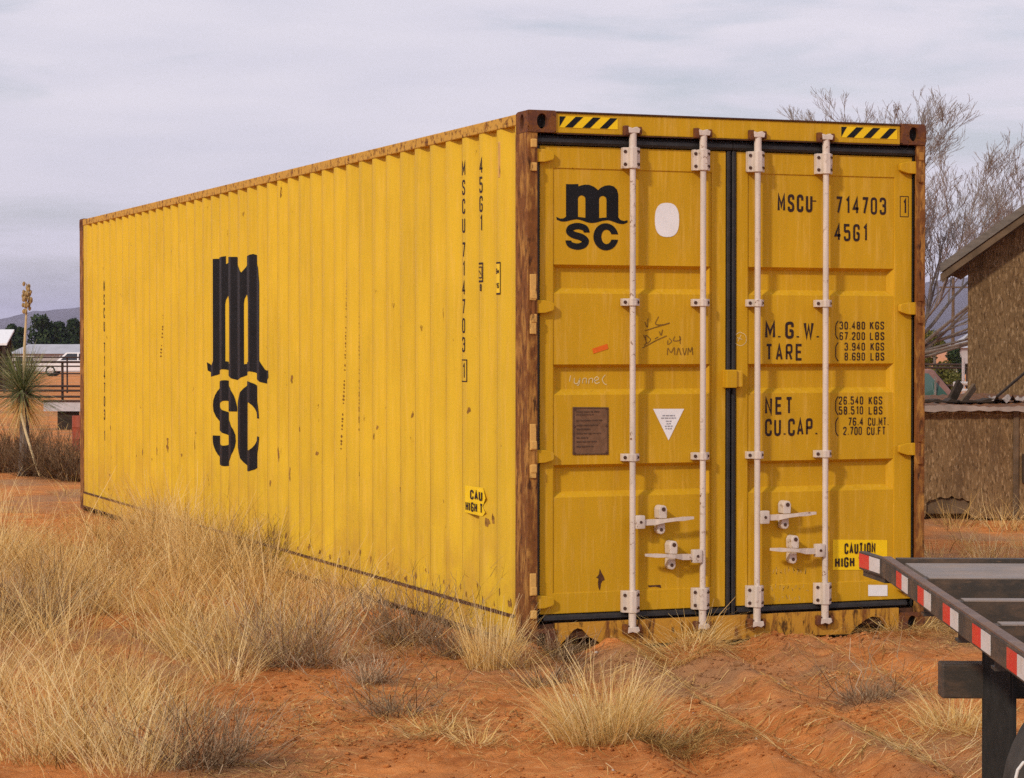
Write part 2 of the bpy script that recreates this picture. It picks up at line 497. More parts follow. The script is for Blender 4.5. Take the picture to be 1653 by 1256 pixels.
def logo_shapes():
    """wave-footed letter over two round letters; unit: width 450, height 418, origin bottom left, v up"""
    fl = lambda pts: [(x - 268, 958 - y) for x, y in pts]
    arch1 = [(405, 556), (422, 549), (448, 543), (476, 544), (505, 556), (530, 576)]
    arch2 = [(548, 560), (572, 547), (602, 543), (630, 550), (650, 570), (658, 600)]
    foot_top = [(658, 745), (672, 762), (696, 769), (716, 762)]
    bot = catmull([(718, 776), (690, 788), (655, 784), (620, 772), (590, 766), (555, 771), (520, 781), (490, 785), (460, 781), (425, 769), (395, 764), (360, 770), (330, 778), (300, 779), (270, 768)], 4)
    left = [(268, 751), (290, 761), (312, 760), (328, 748)]
    outer = [(328, 543), (366, 543), (405, 540)] + arch1 + arch2 + foot_top + [tuple(p) for p in bot] + left
    def counter(x0, x1, top, b0, b1):
        c = []; m = (x0 + x1) / 2; r = (x1 - x0) / 2
        for k in range(9):
            a = math.pi - math.pi * k / 8
            c.append((m + r * math.cos(a), top + 24 - 24 * math.sin(a)))
        return c + [(x1, b1), (m, (b0 + b1) / 2), (x0, b0)]
    S = [poly_shape(fl(outer), [fl(counter(403, 450, 612, 748, 753)), fl(counter(536, 583, 612, 753, 748))])]
    s_ = catmull([(458, 846), (457, 838), (444, 817), (402, 806), (360, 818), (350, 842), (376, 862), (424, 876), (450, 898), (438, 924), (400, 936), (358, 926), (344, 906), (343, 898)], 5)
    n = len(s_)
    S.append(strip(fl(s_), False, [34 + 10 * math.sin(math.pi * i / (n - 1)) for i in range(n)]))
    co = [(579 + 79 * math.cos(a), 871 + 86 * math.sin(a)) for a in np.linspace(-.20, -2 * math.pi + .20, 40)]
    ci = [(583 + 33 * math.cos(a), 871 + 46 * math.sin(a)) for a in np.linspace(-2 * math.pi + .38, -.38, 24)]
    S.append(poly_shape(fl(co + ci)))
    return S

# ================================================================== THE SETTING
# ------------------------------------------------------------------ ground
RUT_A, RUT_B = on_g(1090, 1060)[:2], on_g(1400, 1256)[:2]
RUT_D = (RUT_B - RUT_A) / np.linalg.norm(RUT_B - RUT_A)
RUT_N = np.array([-RUT_D[1], RUT_D[0]])
def gz(x, y):
    x = np.asarray(x, float); y = np.asarray(y, float)
    d = (x - CAM[0]) * _s + (y - CAM[1]) * _c
    near = np.clip((60 - d) / 30, 0, 1)
    z = .07 * fbm(x * .45, y * .45, 3, 3) + near * (.016 * fbm(x * 2.3, y * 2.3, 4, 9) + .024 * fbm(x * 9, y * 9, 4, 21))
    crumb = np.abs(fbm(x * 13, y * 13, 4, 71)) * 2
    patch = np.clip((vnoise(x * 1.4, y * 1.4, 55) - .38) * 3, 0, 1)
    z = z + near * .040 * patch * crumb * (d < 24)
    s = (x - RUT_A[0]) * RUT_N[0] + (y - RUT_A[1]) * RUT_N[1]
    l = (x - RUT_A[0]) * RUT_D[0] + (y - RUT_A[1]) * RUT_D[1]
    s = s + .12 * fbm(l * .7, s * 0 + 2, 2, 40)
    edge = np.clip((l + 1.2) / .8, 0, 1)
    for c, dep in ((-.05, .05), (.42, .035), (-.55, .04), (1.0, .03)):
        q = (s - c) / .12
        z = z + edge * near * dep * (-np.exp(-q * q) + .45 * np.exp(-((np.abs(s - c) - .2) / .07) ** 2)) * (.3 + 1.6 * vnoise(l * 5, s * 7, 61)) * (d < 22)
    z = z - .0045 * np.clip(d - 45, 0, 900)
    # keep clear of the box that stands here, and bank up a little against it
    inside = np.clip(np.minimum(np.minimum(x + .02, 2.46 - x), np.minimum(y + .03, 12.2 - y)) / .06, 0, 1)
    front = np.exp(-((y + .12) / .22) ** 2) * (x > -.3) * (x < 2.7)
    z = z + .022 * front
    return np.where(inside > 0, np.minimum(z, .02 - .06 * inside), z)

def ground_mat():
    M = Mat('red_dirt', .95, 0, .1)
    v = M.pos()
    a = M.noise(v, .55, 6, .6, .3); b = M.noise(v, 3.5, 8, .68); c = M.noise(v, 24, 7, .7)
    col = M.mix(M.ramp(b, (.33, 0), (.66, 1)), (.43, .140, .036, 1), (.80, .30, .085, 1))
    col = M.mix(M.math('MULTIPLY', M.ramp(c, (.5, 0), (.7, 1)), .65), col, (.72, .34, .13, 1))
    col = M.mix(M.math('MULTIPLY', M.ramp(a, (.47, 0), (.60, 1)), .75), col, (.38, .22, .115, 1))
    col = M.mix(M.math('MULTIPLY', M.ramp(M.noise(v, 60, 4, .7), (.58, 0), (.7, 1)), .45), col, (.18, .07, .025, 1))
    M.col(col)
    M.bump(M.mix(.55, M.mix(.5, b, c), M.noise(v, 75, 5, .75)), 1.0, .03)
    return M.m
M_GROUND = ground_mat()
def axis(lo, f0, f1, step, hi, g=1.18, cap=1e9):
    a = list(np.arange(f0, f1, step)); s = step
    while a[-1] < hi: s = min(s * g, cap); a.append(a[-1] + s)
    s = step
    while a[0] > lo: s = min(s * g, cap); a.insert(0, a[0] - s)
    return np.array(a)
gu = axis(-9000, -3.1, 3.2, .021, 9000)
gv = axis(-60, 8.7, 14.6, .021, 12000, 1.03)
U, Vv = np.meshgrid(gu, gv)
X = CAM[0] + RGT[0] * U + _s * Vv; Y = CAM[1] + RGT[1] * U + _c * Vv
Z = gz(X, Y)
nu, nv = len(gu), len(gv)
idx = np.arange(nu * nv).reshape(nv, nu)
Fq = np.stack([idx[:-1, :-1], idx[:-1, 1:], idx[1:, 1:], idx[1:, :-1]], -1).reshape(-1, 4)
o = fast_mesh('ground', np.stack([X, Y, Z], -1).reshape(-1, 3), Fq, M_GROUND, smooth=True)
tag(o, kind='structure', label='red desert dirt with ruts and dry litter')

# ------------------------------------------------------------------ mountains
M_MTN = simple('dry_mountain_scrub', (.085, .072, .065, 1), .95, var=.5, scale=.004)
def ridge(name, prof, d, depth, label, seed):
    """prof: list of (px, py) skyline seen from the road, at distance d"""
    px = np.array([p[0] for p in prof]); py = np.array([p[1] for p in prof])
    n = 150; m = 14
    xs = np.linspace(px[0], px[-1], n)
    crest = np.interp(xs, px, py)
    V = np.zeros((m, n, 3))
    for j in range(m):
        t = j / (m - 1)               # 0 front foot .. 1 crest
        dd = d - depth * (1 - t)
        l = (xs - PW / 2) / FPX * d   # fixed width
        top = (555.4 - crest) / FPX * d + CAM[2]
        rel = fbm(l * .004 + seed, np.full(n, dd * .004), 5, seed)
        zz = -8 + (top + 8) * (t ** 1.25) * (1 + (1 - t) * 1.6 * rel) + (1 - abs(2 * t - 1)) * 120 * fbm(l * .011, np.full(n, dd * .006), 4, seed + 5) * (top / 150) + t * 18 * fbm(l * .02, l * 0, 4, seed + 2)
        P = np.stack([CAM[0] + RGT[0] * l + _s * dd, CAM[1] + RGT[1] * l + _c * dd, zz], -1)
        V[j] = P
    back = V[-1].copy(); back[:, 0] += _s * depth; back[:, 1] += _c * depth; back[:, 2] = -8
    V = np.concatenate([V, back[None]], 0)
    idx = np.arange((m + 1) * n).reshape(m + 1, n)
    Fq = np.stack([idx[:-1, :-1], idx[:-1, 1:], idx[1:, 1:], idx[1:, :-1]], -1).reshape(-1, 4)
    o = fast_mesh(name, V.reshape(-1, 3), Fq, M_MTN, smooth=True)
    tag(o, kind='structure', label=label)
ridge('mountain_range', [(-900, 525), (-500, 512), (-200, 522), (0, 514), (60, 503), (130, 496), (260, 492), (420, 505), (560, 520), (760, 535), (900, 548)], 6000, 1500, 'low blue mountain range on the horizon at left', 4)
ridge('mountain_range', [(1000, 540), (1200, 520), (1350, 480), (1440, 458), (1500, 456), (1540, 452), (1600, 440), (1750, 430), (1900, 450), (2200, 500), (2500, 530)], 5200, 1600, 'taller violet mountain slope behind the board shed', 17)

# ================================================================== SHIPPING CONTAINER
CL, CW, CH = 12.192, 2.438, 2.896
box_ = empty('shipping_container', (0, 0, 0))
tag(box_, 'large yellow corrugated shipping container with black logo and closed double doors', 'container')
PITCH, RIDGE, SLOPE, TROUGH, WAVE_D, WAVE_0, OUT_X = .278, .072, .068, .070, .036, .136, .006
def wall_x(y):
    q = (np.asarray(y, float) - WAVE_0) % PITCH
    a = np.clip((q - RIDGE) / SLOPE, 0, 1) - np.clip((q - RIDGE - SLOPE - TROUGH) / SLOPE, 0, 1)
    r = OUT_X + WAVE_D * a
    return np.where(np.asarray(y) > 11.95, OUT_X, r)
folds = []
k0 = WAVE_0
while k0 < 12.0:
    folds += [k0, k0 + RIDGE, k0 + RIDGE + SLOPE, k0 + RIDGE + SLOPE + TROUGH]
    k0 += PITCH
folds = [f for f in folds if .17 < f < 11.94]
WY0, WY1, WZ0, WZ1 = .165, 12.03, .168, 2.836
def corr_wall(name, xf, mat, sgn):
    ys = [WY0] + folds + [WY1]
    zs = np.linspace(WZ0, WZ1, 15)
    # small rounded folds: two points either side of each fold
    yy = []
    for y in ys:
        yy += [y - .006, y + .006] if WY0 < y < WY1 else [y]
    yy = np.array(yy); xx = xf(yy)
    V = np.zeros((len(zs), len(yy), 3))
    V[..., 1] = yy[None]; V[..., 2] = zs[:, None]
    dent = .010 * fbm(yy[None] * 1.1, zs[:, None] * 1.3, 3, 33) * np.sin(np.pi * (zs[:, None] - WZ0) / (WZ1 - WZ0))
    V[..., 0] = sgn[0] + sgn[1] * (xx[None] + np.abs(dent) * .8)
    idx = np.arange(V.shape[0] * V.shape[1]).reshape(V.shape[:2])
    Fq = np.stack([idx[:-1, :-1], idx[:-1, 1:], idx[1:, 1:], idx[1:, :-1]], -1).reshape(-1, 4)
    if sgn[1] > 0: Fq = Fq[:, ::-1]
    return fast_mesh(name, V.reshape(-1, 3), Fq, mat, box_, smooth=False)
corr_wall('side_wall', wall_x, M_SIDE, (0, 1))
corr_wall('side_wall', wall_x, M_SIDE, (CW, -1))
# roof, floor, closed far end
MB().box((.05, .06, 2.845), (CW - .05, 12.1, 2.872)).build('roof_sheet', M_SIDE, box_)
MB().box((.05, .03, .06), (CW - .05, 12.1, .14)).build('floor_frame', M_RUST, box_)
MB().box((.16, 12.13, .15), (CW - .16, 12.165, 2.80)).build('front_wall', M_SIDE, box_)
# rails
for x0, x1 in ((0, .06), (CW - .06, CW)):
    MB().box((x0, .172, 2.826), (x1, 12.02, 2.886)).build('top_side_rail', M_RAIL, box_, bevel=.006)
for x0, x1, lx in ((-.004, .05, -.007), (CW - .05, CW + .004, CW + .003)):
    r = MB().box((x0, .182, .035), (x1, 12.01, .165)).build('bottom_side_rail', M_SIDE, box_, bevel=.004)
    MB().box((lx - .004, .20, .163), (lx + .010, 11.99, .178)).build('dark_rail_strip', M_RUST, r)  # thin dark strip along the upper edge of the rail
    MB().box((lx - .002, .20, .030), (lx + .012, 11.99, .041)).build('dark_rail_strip', M_RUST, r)  # matching dark strip along the lower edge
MB().box((.165, 12.0, .03), (CW - .165, 12.17, .16)).build('end_sill', M_SILL, box_)
MB().box((.165, 12.05, 2.79), (CW - .165, 12.17, 2.885)).build('end_header', M_RAIL, box_)

# corner castings with oval holes
def casting(x0, y0, z0, sx, sy):
    LX, LY, LZ = .162, .178, .118
    m = MB(); N = 24
    def holed(T, Wd, Hh, rw, rh):
        n0 = len(m.v); outer = []; inner = []
        for k in range(N):
            a = 2 * math.pi * k / N + math.pi / 4
            c, s = math.cos(a), math.sin(a)
            q = max(abs(c), abs(s))
            outer.append((Wd / 2 + c / q * Wd / 2, Hh / 2 + s / q * Hh / 2))
            inner.append((Wd / 2 + rw * c, Hh / 2 + rh * s * .98))
        for u, v in outer: m.v.append(tuple(T(u, v, 0)))
        for u, v in inner: m.v.append(tuple(T(u, v, 0)))
        for u, v in inner: m.v.append(tuple(T(u, v, -.03)))
        for k in range(N):
            j = (k + 1) % N
            m.f.append((n0 + k, n0 + j, n0 + N + j, n0 + N + k))
            m.f.append((n0 + N + k, n0 + N + j, n0 + 2 * N + j, n0 + 2 * N + k))
    xo = x0 if sx > 0 else x0 + LX; yo = y0 if sy > 0 else y0 + LY
    holed(lambda u, v, w_: (x0 + u, yo - sy * w_, z0 + v), LX, LZ, .030, .042)
    holed(lambda u, v, w_: (xo - sx * w_, y0 + u, z0 + v), LY, LZ, .027, .042)
    xi = x0 + LX if sx > 0 else x0; yi = y0 + LY if sy > 0 else y0
    m.quad((x0, yi, z0), (x0 + LX, yi, z0), (x0 + LX, yi, z0 + LZ), (x0, yi, z0 + LZ))
    m.quad((xi, y0, z0), (xi, y0 + LY, z0), (xi, y0 + LY, z0 + LZ), (xi, y0, z0 + LZ))
    holed(lambda u, v, w_: (x0 + u, y0 + v, z0 + LZ + w_ if z0 > 1 else z0 - w_), LX, LY, .034, .058)
    zz = z0 if z0 > 1 else z0 + LZ
    m.quad((x0, y0, zz), (x0 + LX, y0, zz), (x0 + LX, y0 + LY, zz), (x0, y0 + LY, zz))
    bm = bmesh.new()
    me = bpy.data.meshes.new('corner_casting'); me.from_pydata(m.v, [], m.f); bm.from_mesh(me)
    bmesh.ops.remove_doubles(bm, verts=bm.verts, dist=1e-5)
    bmesh.ops.recalc_face_normals(bm, faces=bm.faces[:])
    bmesh.ops.bevel(bm, geom=[e for e in bm.edges if e.is_manifold and e.calc_face_angle(0) > 1.2 and e.calc_length() > .02], offset=.007, segments=2, affect='EDGES')
    bm.to_mesh(me); bm.free(); me.materials.append(M_CAST)
    o = link(bpy.data.objects.new('corner_casting', me), box_)
    MB().box((x0 + .028, y0 + .028, z0 + .028), (x0 + LX - .028, y0 + LY - .028, z0 + LZ - .028)).build('casting_hole_dark', M_HOLE, o)  # black block added to paint the shade inside the hollow casting
for xx, sx in ((0, 1), (CW - .162, -1)):
    for yy, sy in ((0, 1), (CL - .178, -1)):
        for zz in (0, CH - .118):
            casting(xx, yy, zz, sx, sy)
# corner posts (door end: rolled steel with a step; far end plain)
for side in (0, 1):
    T = (lambda u, v, w_: (u, v, .118 + w_)) if side == 0 else (lambda u, v, w_: (CW - u, v, .118 + w_))
    MB().prism([(.001, .006), (.058, .006), (.058, .03), (.022, .03), (.022, .188), (.001, .188)], T, CH - .236).build('corner_post', M_POST, box_, bevel=.004)
    MB().prism([(.001, 12.01), (.03, 12.01), (.03, 12.13), (.13, 12.13), (.13, 12.187), (.001, 12.187)], T, CH - .236).build('corner_post', M_POST, box_, bevel=.004)

# door-end header and sill
DY = .05                    # outer plane of the doors
hd = MB().box((.164, .012, 2.778), (CW - .164, .075, 2.884)).build('door_header', M_DOOR, box_, bevel=.004)
MB().box((.166, .004, 2.8855), (CW - .166, .09, 2.893)).build('roof_edge', M_RUST, hd)
MB().box((.17, .004, 2.771), (CW - .17, .03, 2.7765)).build('rusty_drip_edge', M_RUST, hd)
def sx_(px, py, Y=.012): p = on_y(px, py, Y); return (p[0], p[2])
notchL = [sx_(*p) for p in ((902, 1046), (908, 1037), (918, 1027), (926, 1017), (932, 1014), (940, 1016), (951, 1028), (966, 1036), (972, 1046))]
notchR = [sx_(*p) for p in ((1372, 1034), (1382, 1012), (1398, 1000), (1408, 995), (1420, 997), (1428, 1008), (1432, 1034))]
zb = .012
sp = [(.164, .146), (.164, zb)] + [(u, max(v, zb)) for u, v in notchL] + [(u, max(v, zb)) for u, v in notchR] + [(CW - .164, zb), (CW - .164, .146)]
sill = MB()
vv, ff = poly_shape(sp)
n = len(vv)
sill.v += [(u, .012, v) for u, v in vv] + [(u, .024, v) for u, v in vv]
sill.f += [f for f in ff] + [tuple(n + k for k in f[::-1]) for f in ff] + [(k, (k + 1) % n, n + (k + 1) % n, n + k) for k in range(n)]
sill = sill.build('door_sill', M_SILL, box_)
MB().box((.164, .030, .118), (CW - .164, .075, .146)).build('threshold', M_RUST, sill)

# ---- doors
def xs(x): return x + .02 * (x + 4.76) / 12.03
BANDS = [(2.075, 1.919), (1.537, 1.372), (.996, .819)]
def frange(a, b, n): return [a + (b - a) * i / n for i in range(n + 1)]
def door(x0, x1, p0, p1, z0, z1, label):
    m = MB(); yo, yf, yi, sl_ = DY + .004, DY - .002, DY + .040, .030
    # frame: four tubes slightly proud of the pressed panel
    O_ = [(x0, z0), (x1, z0), (x1, z1), (x0, z1)]; I_ = [(p0, .304), (p1, .304), (p1, 2.592), (p0, 2.592)]
    for yy in (yf, DY + .05): m.v += [(x, yy, z) for x, z in O_ + I_]
    for k in range(4):
        j = (k + 1) % 4
        m.f += [(k, j, 4 + j, 4 + k), (8 + k, 12 + k, 12 + j, 8 + j), (k, 8 + k, 8 + j, j), (4 + k, 4 + j, 12 + j, 12 + k)]
    frame = m
    leaf = frame.build('door', M_DOOR, box_, bevel=.004)
    q = MB(); zt = 2.592
    rows = []
    for zt_, zb_ in BANDS:
        rows.append(('flat', zt, zt_)); rows.append(('rec', zt_, zb_)); zt = zb_
    rows.append(('flat', zt, .304))
    for kind, a, b in rows:
        if kind == 'flat': q.quad((p0, yo, b), (p1, yo, b), (p1, yo, a), (p0, yo, a))
        else:
            s = sl_
            A = [(p0, yo, b), (p1, yo, b), (p1, yo, a), (p0, yo, a)]
            B = [(p0 + s, yi, b + s), (p1 - s, yi, b + s), (p1 - s, yi, a - s * .6), (p0 + s, yi, a - s * .6)]
            q.quad(*B)
            for i in range(4):
                j = (i + 1) % 4; q.quad(A[i], A[j], B[j], B[i])
    pan = q.build('pressed_panel', M_DOOR, leaf, fix=False)
    leaf['label'] = label
    return leaf
dL = door(xs(.079), xs(1.185), xs(.157), xs(1.098), .192, 2.711, 'left container door with small black logo, data plate and white stickers')
dR = door(xs(1.25), xs(2.362), xs(1.322), xs(2.249), .192, 2.711, 'right container door with weight table and caution sticker')
# rubber gaskets
def gasket(parent, a, b, horizontal):
    m = MB()
    if horizontal:
        x0, x1, z0, z1 = a[0], b[0], a[1], b[1]
        prof = [(z0, .062), (z0 + .004, .034), (z0 + (z1 - z0) * .3, .026), (z0 + (z1 - z0) * .65, .028), (z1 - .004, .038), (z1, .062)]
        m.prism(prof, lambda u, v, w_: (x0 + w_, v, u), x1 - x0)
    else:
        x0, x1, z0, z1 = a[0], b[0], a[1], b[1]
        prof = [(x0, .066), (x0 + .003, .044), (x0 + (x1 - x0) * .3, .036), (x0 + (x1 - x0) * .7, .038), (x1 - .003, .046), (x1, .066)]
        m.prism(prof, lambda u, v, w_: (u, v, z0 + w_), z1 - z0)
    return m.build('rubber_gasket', M_GASK, parent)
gasket(dL, (.058, 2.713), (xs(1.216), 2.7685), True)
gasket(dR, (xs(1.219), 2.713), (CW - .058, 2.7685), True)
gasket(dL, (.10, .149), (xs(1.186), .190), True)
gasket(dR, (xs(1.249), .149), (CW - .10, .190), True)
gasket(dL, (.0585, .15), (xs(.078), 2.712), False)
gasket(dR, (xs(2.363), .15), (CW - .0585, 2.712), False)
gasket(dL, (xs(1.186), .03), (xs(1.216), 2.712), False)
gasket(dR, (xs(1.2175), .03), (xs(1.249), 2.712), False)

_bolts = {}
def bolt(leaf, x, y, z, r=.010, d=.008):
    k = (round(r, 4), round(d, 4))
    if k not in _bolts:
        o = MB().tube([(0, 0, 0), (0, -d * .8, 0), (0, -d, 0)], [r, r, r * .75], 7).build('bolt', M_BOLT, leaf); _bolts[k] = o.data
    else: o = link(bpy.data.objects.new('bolt', _bolts[k]), leaf)
    o.location = (x, y, z); return o
RY = -.004
def lock_rod(leaf, x, hz, hdir, hx):
    rod = MB()
    rod.tube([(x, RY, .11), (x, RY, .20), (x, RY, .205), (x, RY, 2.68), (x, RY, 2.685), (x, RY, 2.79)], [.021, .021, .0165, .0165, .021, .021], 14)
    rod = rod.build('lock_rod', M_ROD, leaf, smooth=True)
    # cam ends gripping the keepers
    for zc, s in ((2.80, 1), (.098, -1)):
        c = MB()
        c.prism([(-.030, -.012), (.030, -.012), (.036, .010), (.016, .022), (-.008, .014), (-.034, .020)], lambda u, v, w_: (x + u, RY - .022 + w_, zc + v * s), .034)
        c.build('cam', M_ROD, leaf, bevel=.003)
        MB().bbox((x - .056, -.020, zc - .026), (x - .028, .012, zc + .028), .006).build('cam_keeper', M_CAST, leaf)
        MB().bbox((x + .034, -.014, zc - .020), (x + .052, .012, zc + .024), .006).build('cam_keeper', M_CAST, leaf)
    for za, zb_ in ((2.598, 2.712), (.187, .306)):
        p = MB()
        p.prism([(-.050, .046), (-.050, .012), (-.028, .008), (-.024, -.022), (-.012, -.030), (.012, -.030), (.024, -.022), (.028, .008), (.050, .012), (.050, .046)], lambda u, v, w_: (x + u, v, za + w_), zb_ - za)
        p = p.build('bearing_bracket', M_ROD, leaf, bevel=.003)
        for dx in (-.039, .039):
            for f in (.2, .8): bolt(leaf, x + dx, .011, za + (zb_ - za) * f, .0095, .007)
        for f in (.2, .8): bolt(leaf, x + .016, -.0255, za + (zb_ - za) * f, .006, .003)
    for zc in (1.874, 1.031):
        p = MB()
        p.prism([(-.050, .050), (-.050, .016), (-.024, .012), (-.022, -.020), (-.010, -.027), (.010, -.027), (.022, -.020), (.024, .012), (.050, .016), (.050, .050)], lambda u, v, w_: (x + u, v, zc - .020 + w_), .040)
        p.build('guide_bracket', M_ROD, leaf, bevel=.003)
        bolt(leaf, x - .037, .015, zc, .0095, .007); bolt(leaf, x + .037, .015, zc, .0095, .007)
    # handle
    h = MB(); e = hdir
    h.bbox((min(x + e * .012, x + e * .066), RY - .024, hz - .045), (max(x + e * .012, x + e * .066), RY + .016, hz + .028), .006)
    h.build('handle_clamp', M_ROD, leaf, smooth=True)
    xa, xb = x + e * .06, x + e * .355
    pts = [(xa, RY - .006, hz - .012), (x + e * .13, RY - .010, hz - .010), (x + e * .18, RY - .026, hz - .004), (x + e * .24, RY - .030, hz + .002), (x + e * .29, RY - .026, hz + .004), (xb, RY - .022, hz + .008)]
    hm = MB(); hw = [.016, .016, .010, .009, .011, .007]
    for i in range(len(pts) - 1):
        a, b = np.array(pts[i]), np.array(pts[i + 1]); n0 = len(hm.v)
        for p_, hh in ((a, hw[i]), (b, hw[i + 1])):
            for dy, dz in ((-.007, -hh), (.007, -hh), (.007, hh), (-.007, hh)): hm.v.append((p_[0], p_[1] + dy, p_[2] + dz))
        hm.f += [(n0 + k, n0 + (k + 1) % 4, n0 + 4 + (k + 1) % 4, n0 + 4 + k) for k in range(4)]
    hm.f += [(0, 1, 2, 3), tuple(len(hm.v) - 4 + k for k in range(4))]
    bmh = hm.build('handle', M_ROD, leaf)
    # retainer: upper hasp with an eye, lower catch
    lug = [(-.022 + .0, 0), (.022, 0), (.024, .05), (.016, .068), (0, .073), (-.016, .068), (-.024, .05)]
    r = MB(); r.prism([(u, v) for u, v in lug], lambda u, v, w_: (hx + u, .048 - w_, hz + .008 + v), .070)
    r.build('handle_hasp', M_ROD, leaf, bevel=.005)
    r = MB(); r.prism([(u, -v) for u, v in lug], lambda u, v, w_: (hx + u, .048 - w_, hz - .018 + v * .85), .045)
    r.build('handle_catch', M_ROD, leaf, bevel=.005)
    bolt(leaf, hx + .002, -.021, hz + .058, .012, .004); bolt(leaf, hx, .004, hz - .055, .010, .004); bolt(leaf, x + e * .040, RY - .024, hz - .008, .008, .004)
lock_rod(dL, .609, .688, 1, on_y(1068, 840, 0)[0])
lock_rod(dL, 1.031, .492, -1, on_y(1085, 900, 0)[0])
lock_rod(dR, 1.365, .695, 1, on_y(1268, 834, 0)[0])
lock_rod(dR, 1.791, .500, -1, on_y(1281, 891, 0)[0])
# hinges
def hinge(leaf, side, z, h=.072):
    s = 1 if side == 0 else -1; b0 = 0 if side == 0 else CW
    X = lambda u: b0 + s * u
    m = MB()
    m.prism([(.034, -h / 2), (.105, -h / 2 + .002), (.150, -h / 2 + .014), (.158, -h / 2 + .022), (.158, h / 2 - .020), (.150, h / 2 - .012), (.105, h / 2 - .002), (.034, h / 2)], lambda u, v, w_: (X(u), .045 - w_, z + v), .030)
    m.build('hinge', M_DOOR, leaf, bevel=.004)
    m = MB(); m.tube([(X(.036), .012, z - h / 2 - .03), (X(.036), .012, z + h / 2 + .03)], .013, 10)
    m.build('hinge_pin', M_POST, leaf, smooth=True)
    for dz in (-1, 1):
        m = MB(); a, b = sorted((X(.016), X(.050)))
        m.bbox((a, -.008, min(z + dz * (h / 2 + .004), z + dz * (h / 2 + .050))), (b, .020, max(z + dz * (h / 2 + .004), z + dz * (h / 2 + .050))), .006)
        m.build('hinge_lug', M_LUG if side == 0 else M_POST, leaf)
def lug_mat():
    return rusty_mat('worn_yellow_lug', (.62, .36, .10, 1), .62)
M_LUG = lug_mat()
for z in (2.655, 1.847, 1.044, .262): hinge(dL, 0, z)
for z in (2.650, 1.849, 1.048, .262): hinge(dR, 1, z)
# long worn yellow pads on the post beside two of the hinges
for z0, z1 in ((1.88, 2.02), (1.70, 1.80), (1.08, 1.22), (.93, 1.0), (.30, .42)):
    m = MB(); m.bbox((.012, -.004, z0), (.047, .010, z1), .004); m.build('post_pad', M_LUG, box_)
# lock box across the meeting edge
m = MB(); a = on_y(1170, 597, .02); b = on_y(1198, 626, .02)
m.bbox((a[0], -.005, b[2]), (a[0] + .065, .060, a[2]), .006); m.build('lock_box', M_DOOR, dR)
MB().bbox((a[0] + .067, .008, b[2] + .004), (b[0], .060, a[2] - .004), .006).build('lock_box_stop', M_DOOR, dR)

# ---- markings on the doors
DF = DY + .004
TD = lambda u, v, w_: (u, DF - w_, v)
def door_text(txt, px0, py0, px1, py1, leaf, wr=.36, t=.15, gap=.2, space=.4, mat=None, name='lettering', Y=DF):
    """txt set between two measured corners (top left, bottom right)"""
    a = on_y(px0, py0, Y); b = on_y(px1, py1, Y)
    h = a[2] - b[2]
    S, wd = text_shapes(txt, h, wr, t, gap, space)
    k = (b[0] - a[0]) / wd
    return decal(name, S, lambda u, v, w_: (a[0] + u * k, Y - w_, b[2] + v), mat or M_INK, leaf)
a = on_y(898, 296, DF); b = on_y(1013, 405, DF)
kx, kz = (b[0] - a[0]) / 450, (a[2] - b[2]) / 418
decal('logo', logo_shapes(), lambda u, v, w_: (a[0] + u * kx, DF - w_, b[2] + v * kz), M_LOGO, dL)
door_text('MSCU', 1255, 313, 1311, 343, dR, .34, .17, .2)
door_text('-', 1311, 313, 1318, 336, dR, .4, .08)
door_text('714703', 1349, 317, 1430, 347, dR, .36, .15, .22)
door_text('45G1', 1347, 361, 1400, 390, dR, .36, .15, .22)
YFRM = DY - .002
door_text('1', 1457, 321, 1463, 346, dR, .36, .17, Y=YFRM)
def frame_rect(px0, py0, px1, py1, th, leaf, mat, Y=DF, name='outline'):
    a = on_y(px0, py0, Y); b = on_y(px1, py1, Y)
    S = [strip([(a[0], a[2]), (b[0], a[2]), (b[0], b[2]), (a[0], b[2])], True, th)]
    return decal(name, S, lambda u, v, w_: (u, Y - w_, v), mat, leaf)
frame_rect(1453, 317, 1466, 350, .004, dR, M_INK, YFRM)
door_text('M. G. W.', 1235, 519, 1322, 547, dR, .40, .17, .14, .16)
door_text('TARE', 1236, 555, 1295, 582, dR, .40, .15, .26)
door_text('NET', 1235, 641, 1279, 669, dR, .40, .16, .26)
door_text('CU.CAP.', 1235, 676, 1319, 703, dR, .40, .16, .2)
door_text('30.480', 1355, 519, 1396, 532, dR, .36, .15, .2)
door_text('KGS', 1404, 519, 1427, 532, dR, .36, .15, .2)
door_text('67.200', 1355, 536, 1396, 549, dR, .36, .15, .2)
door_text('LBS', 1404, 536, 1427, 549, dR, .36, .15, .2)
door_text('3.940', 1363, 553, 1396, 566, dR, .36, .15, .2)
door_text('KGS', 1405, 553, 1427, 566, dR, .36, .15, .2)
door_text('8.690', 1363, 569, 1396, 582, dR, .36, .15, .2)
door_text('LBS', 1405, 569, 1427, 582, dR, .36, .15, .2)
door_text('26.540', 1354, 640, 1393, 653, dR, .36, .15, .2)
door_text('KGS', 1402, 640, 1424, 653, dR, .36, .15, .2)
door_text('58.510', 1354, 656, 1393, 669, dR, .36, .15, .2)
door_text('LBS', 1402, 656, 1424, 669, dR, .36, .15, .2)
door_text('76.4', 1369, 674, 1393, 687, dR, .36, .15, .16, .5)
door_text('CU.MT.', 1401, 674, 1434, 687, dR, .36, .15, .16, .5)
door_text('2.700', 1361, 689, 1391, 702, dR, .36, .15, .16, .5)
door_text('CU.FT', 1399, 689, 1429, 702, dR, .36, .15, .16, .5)
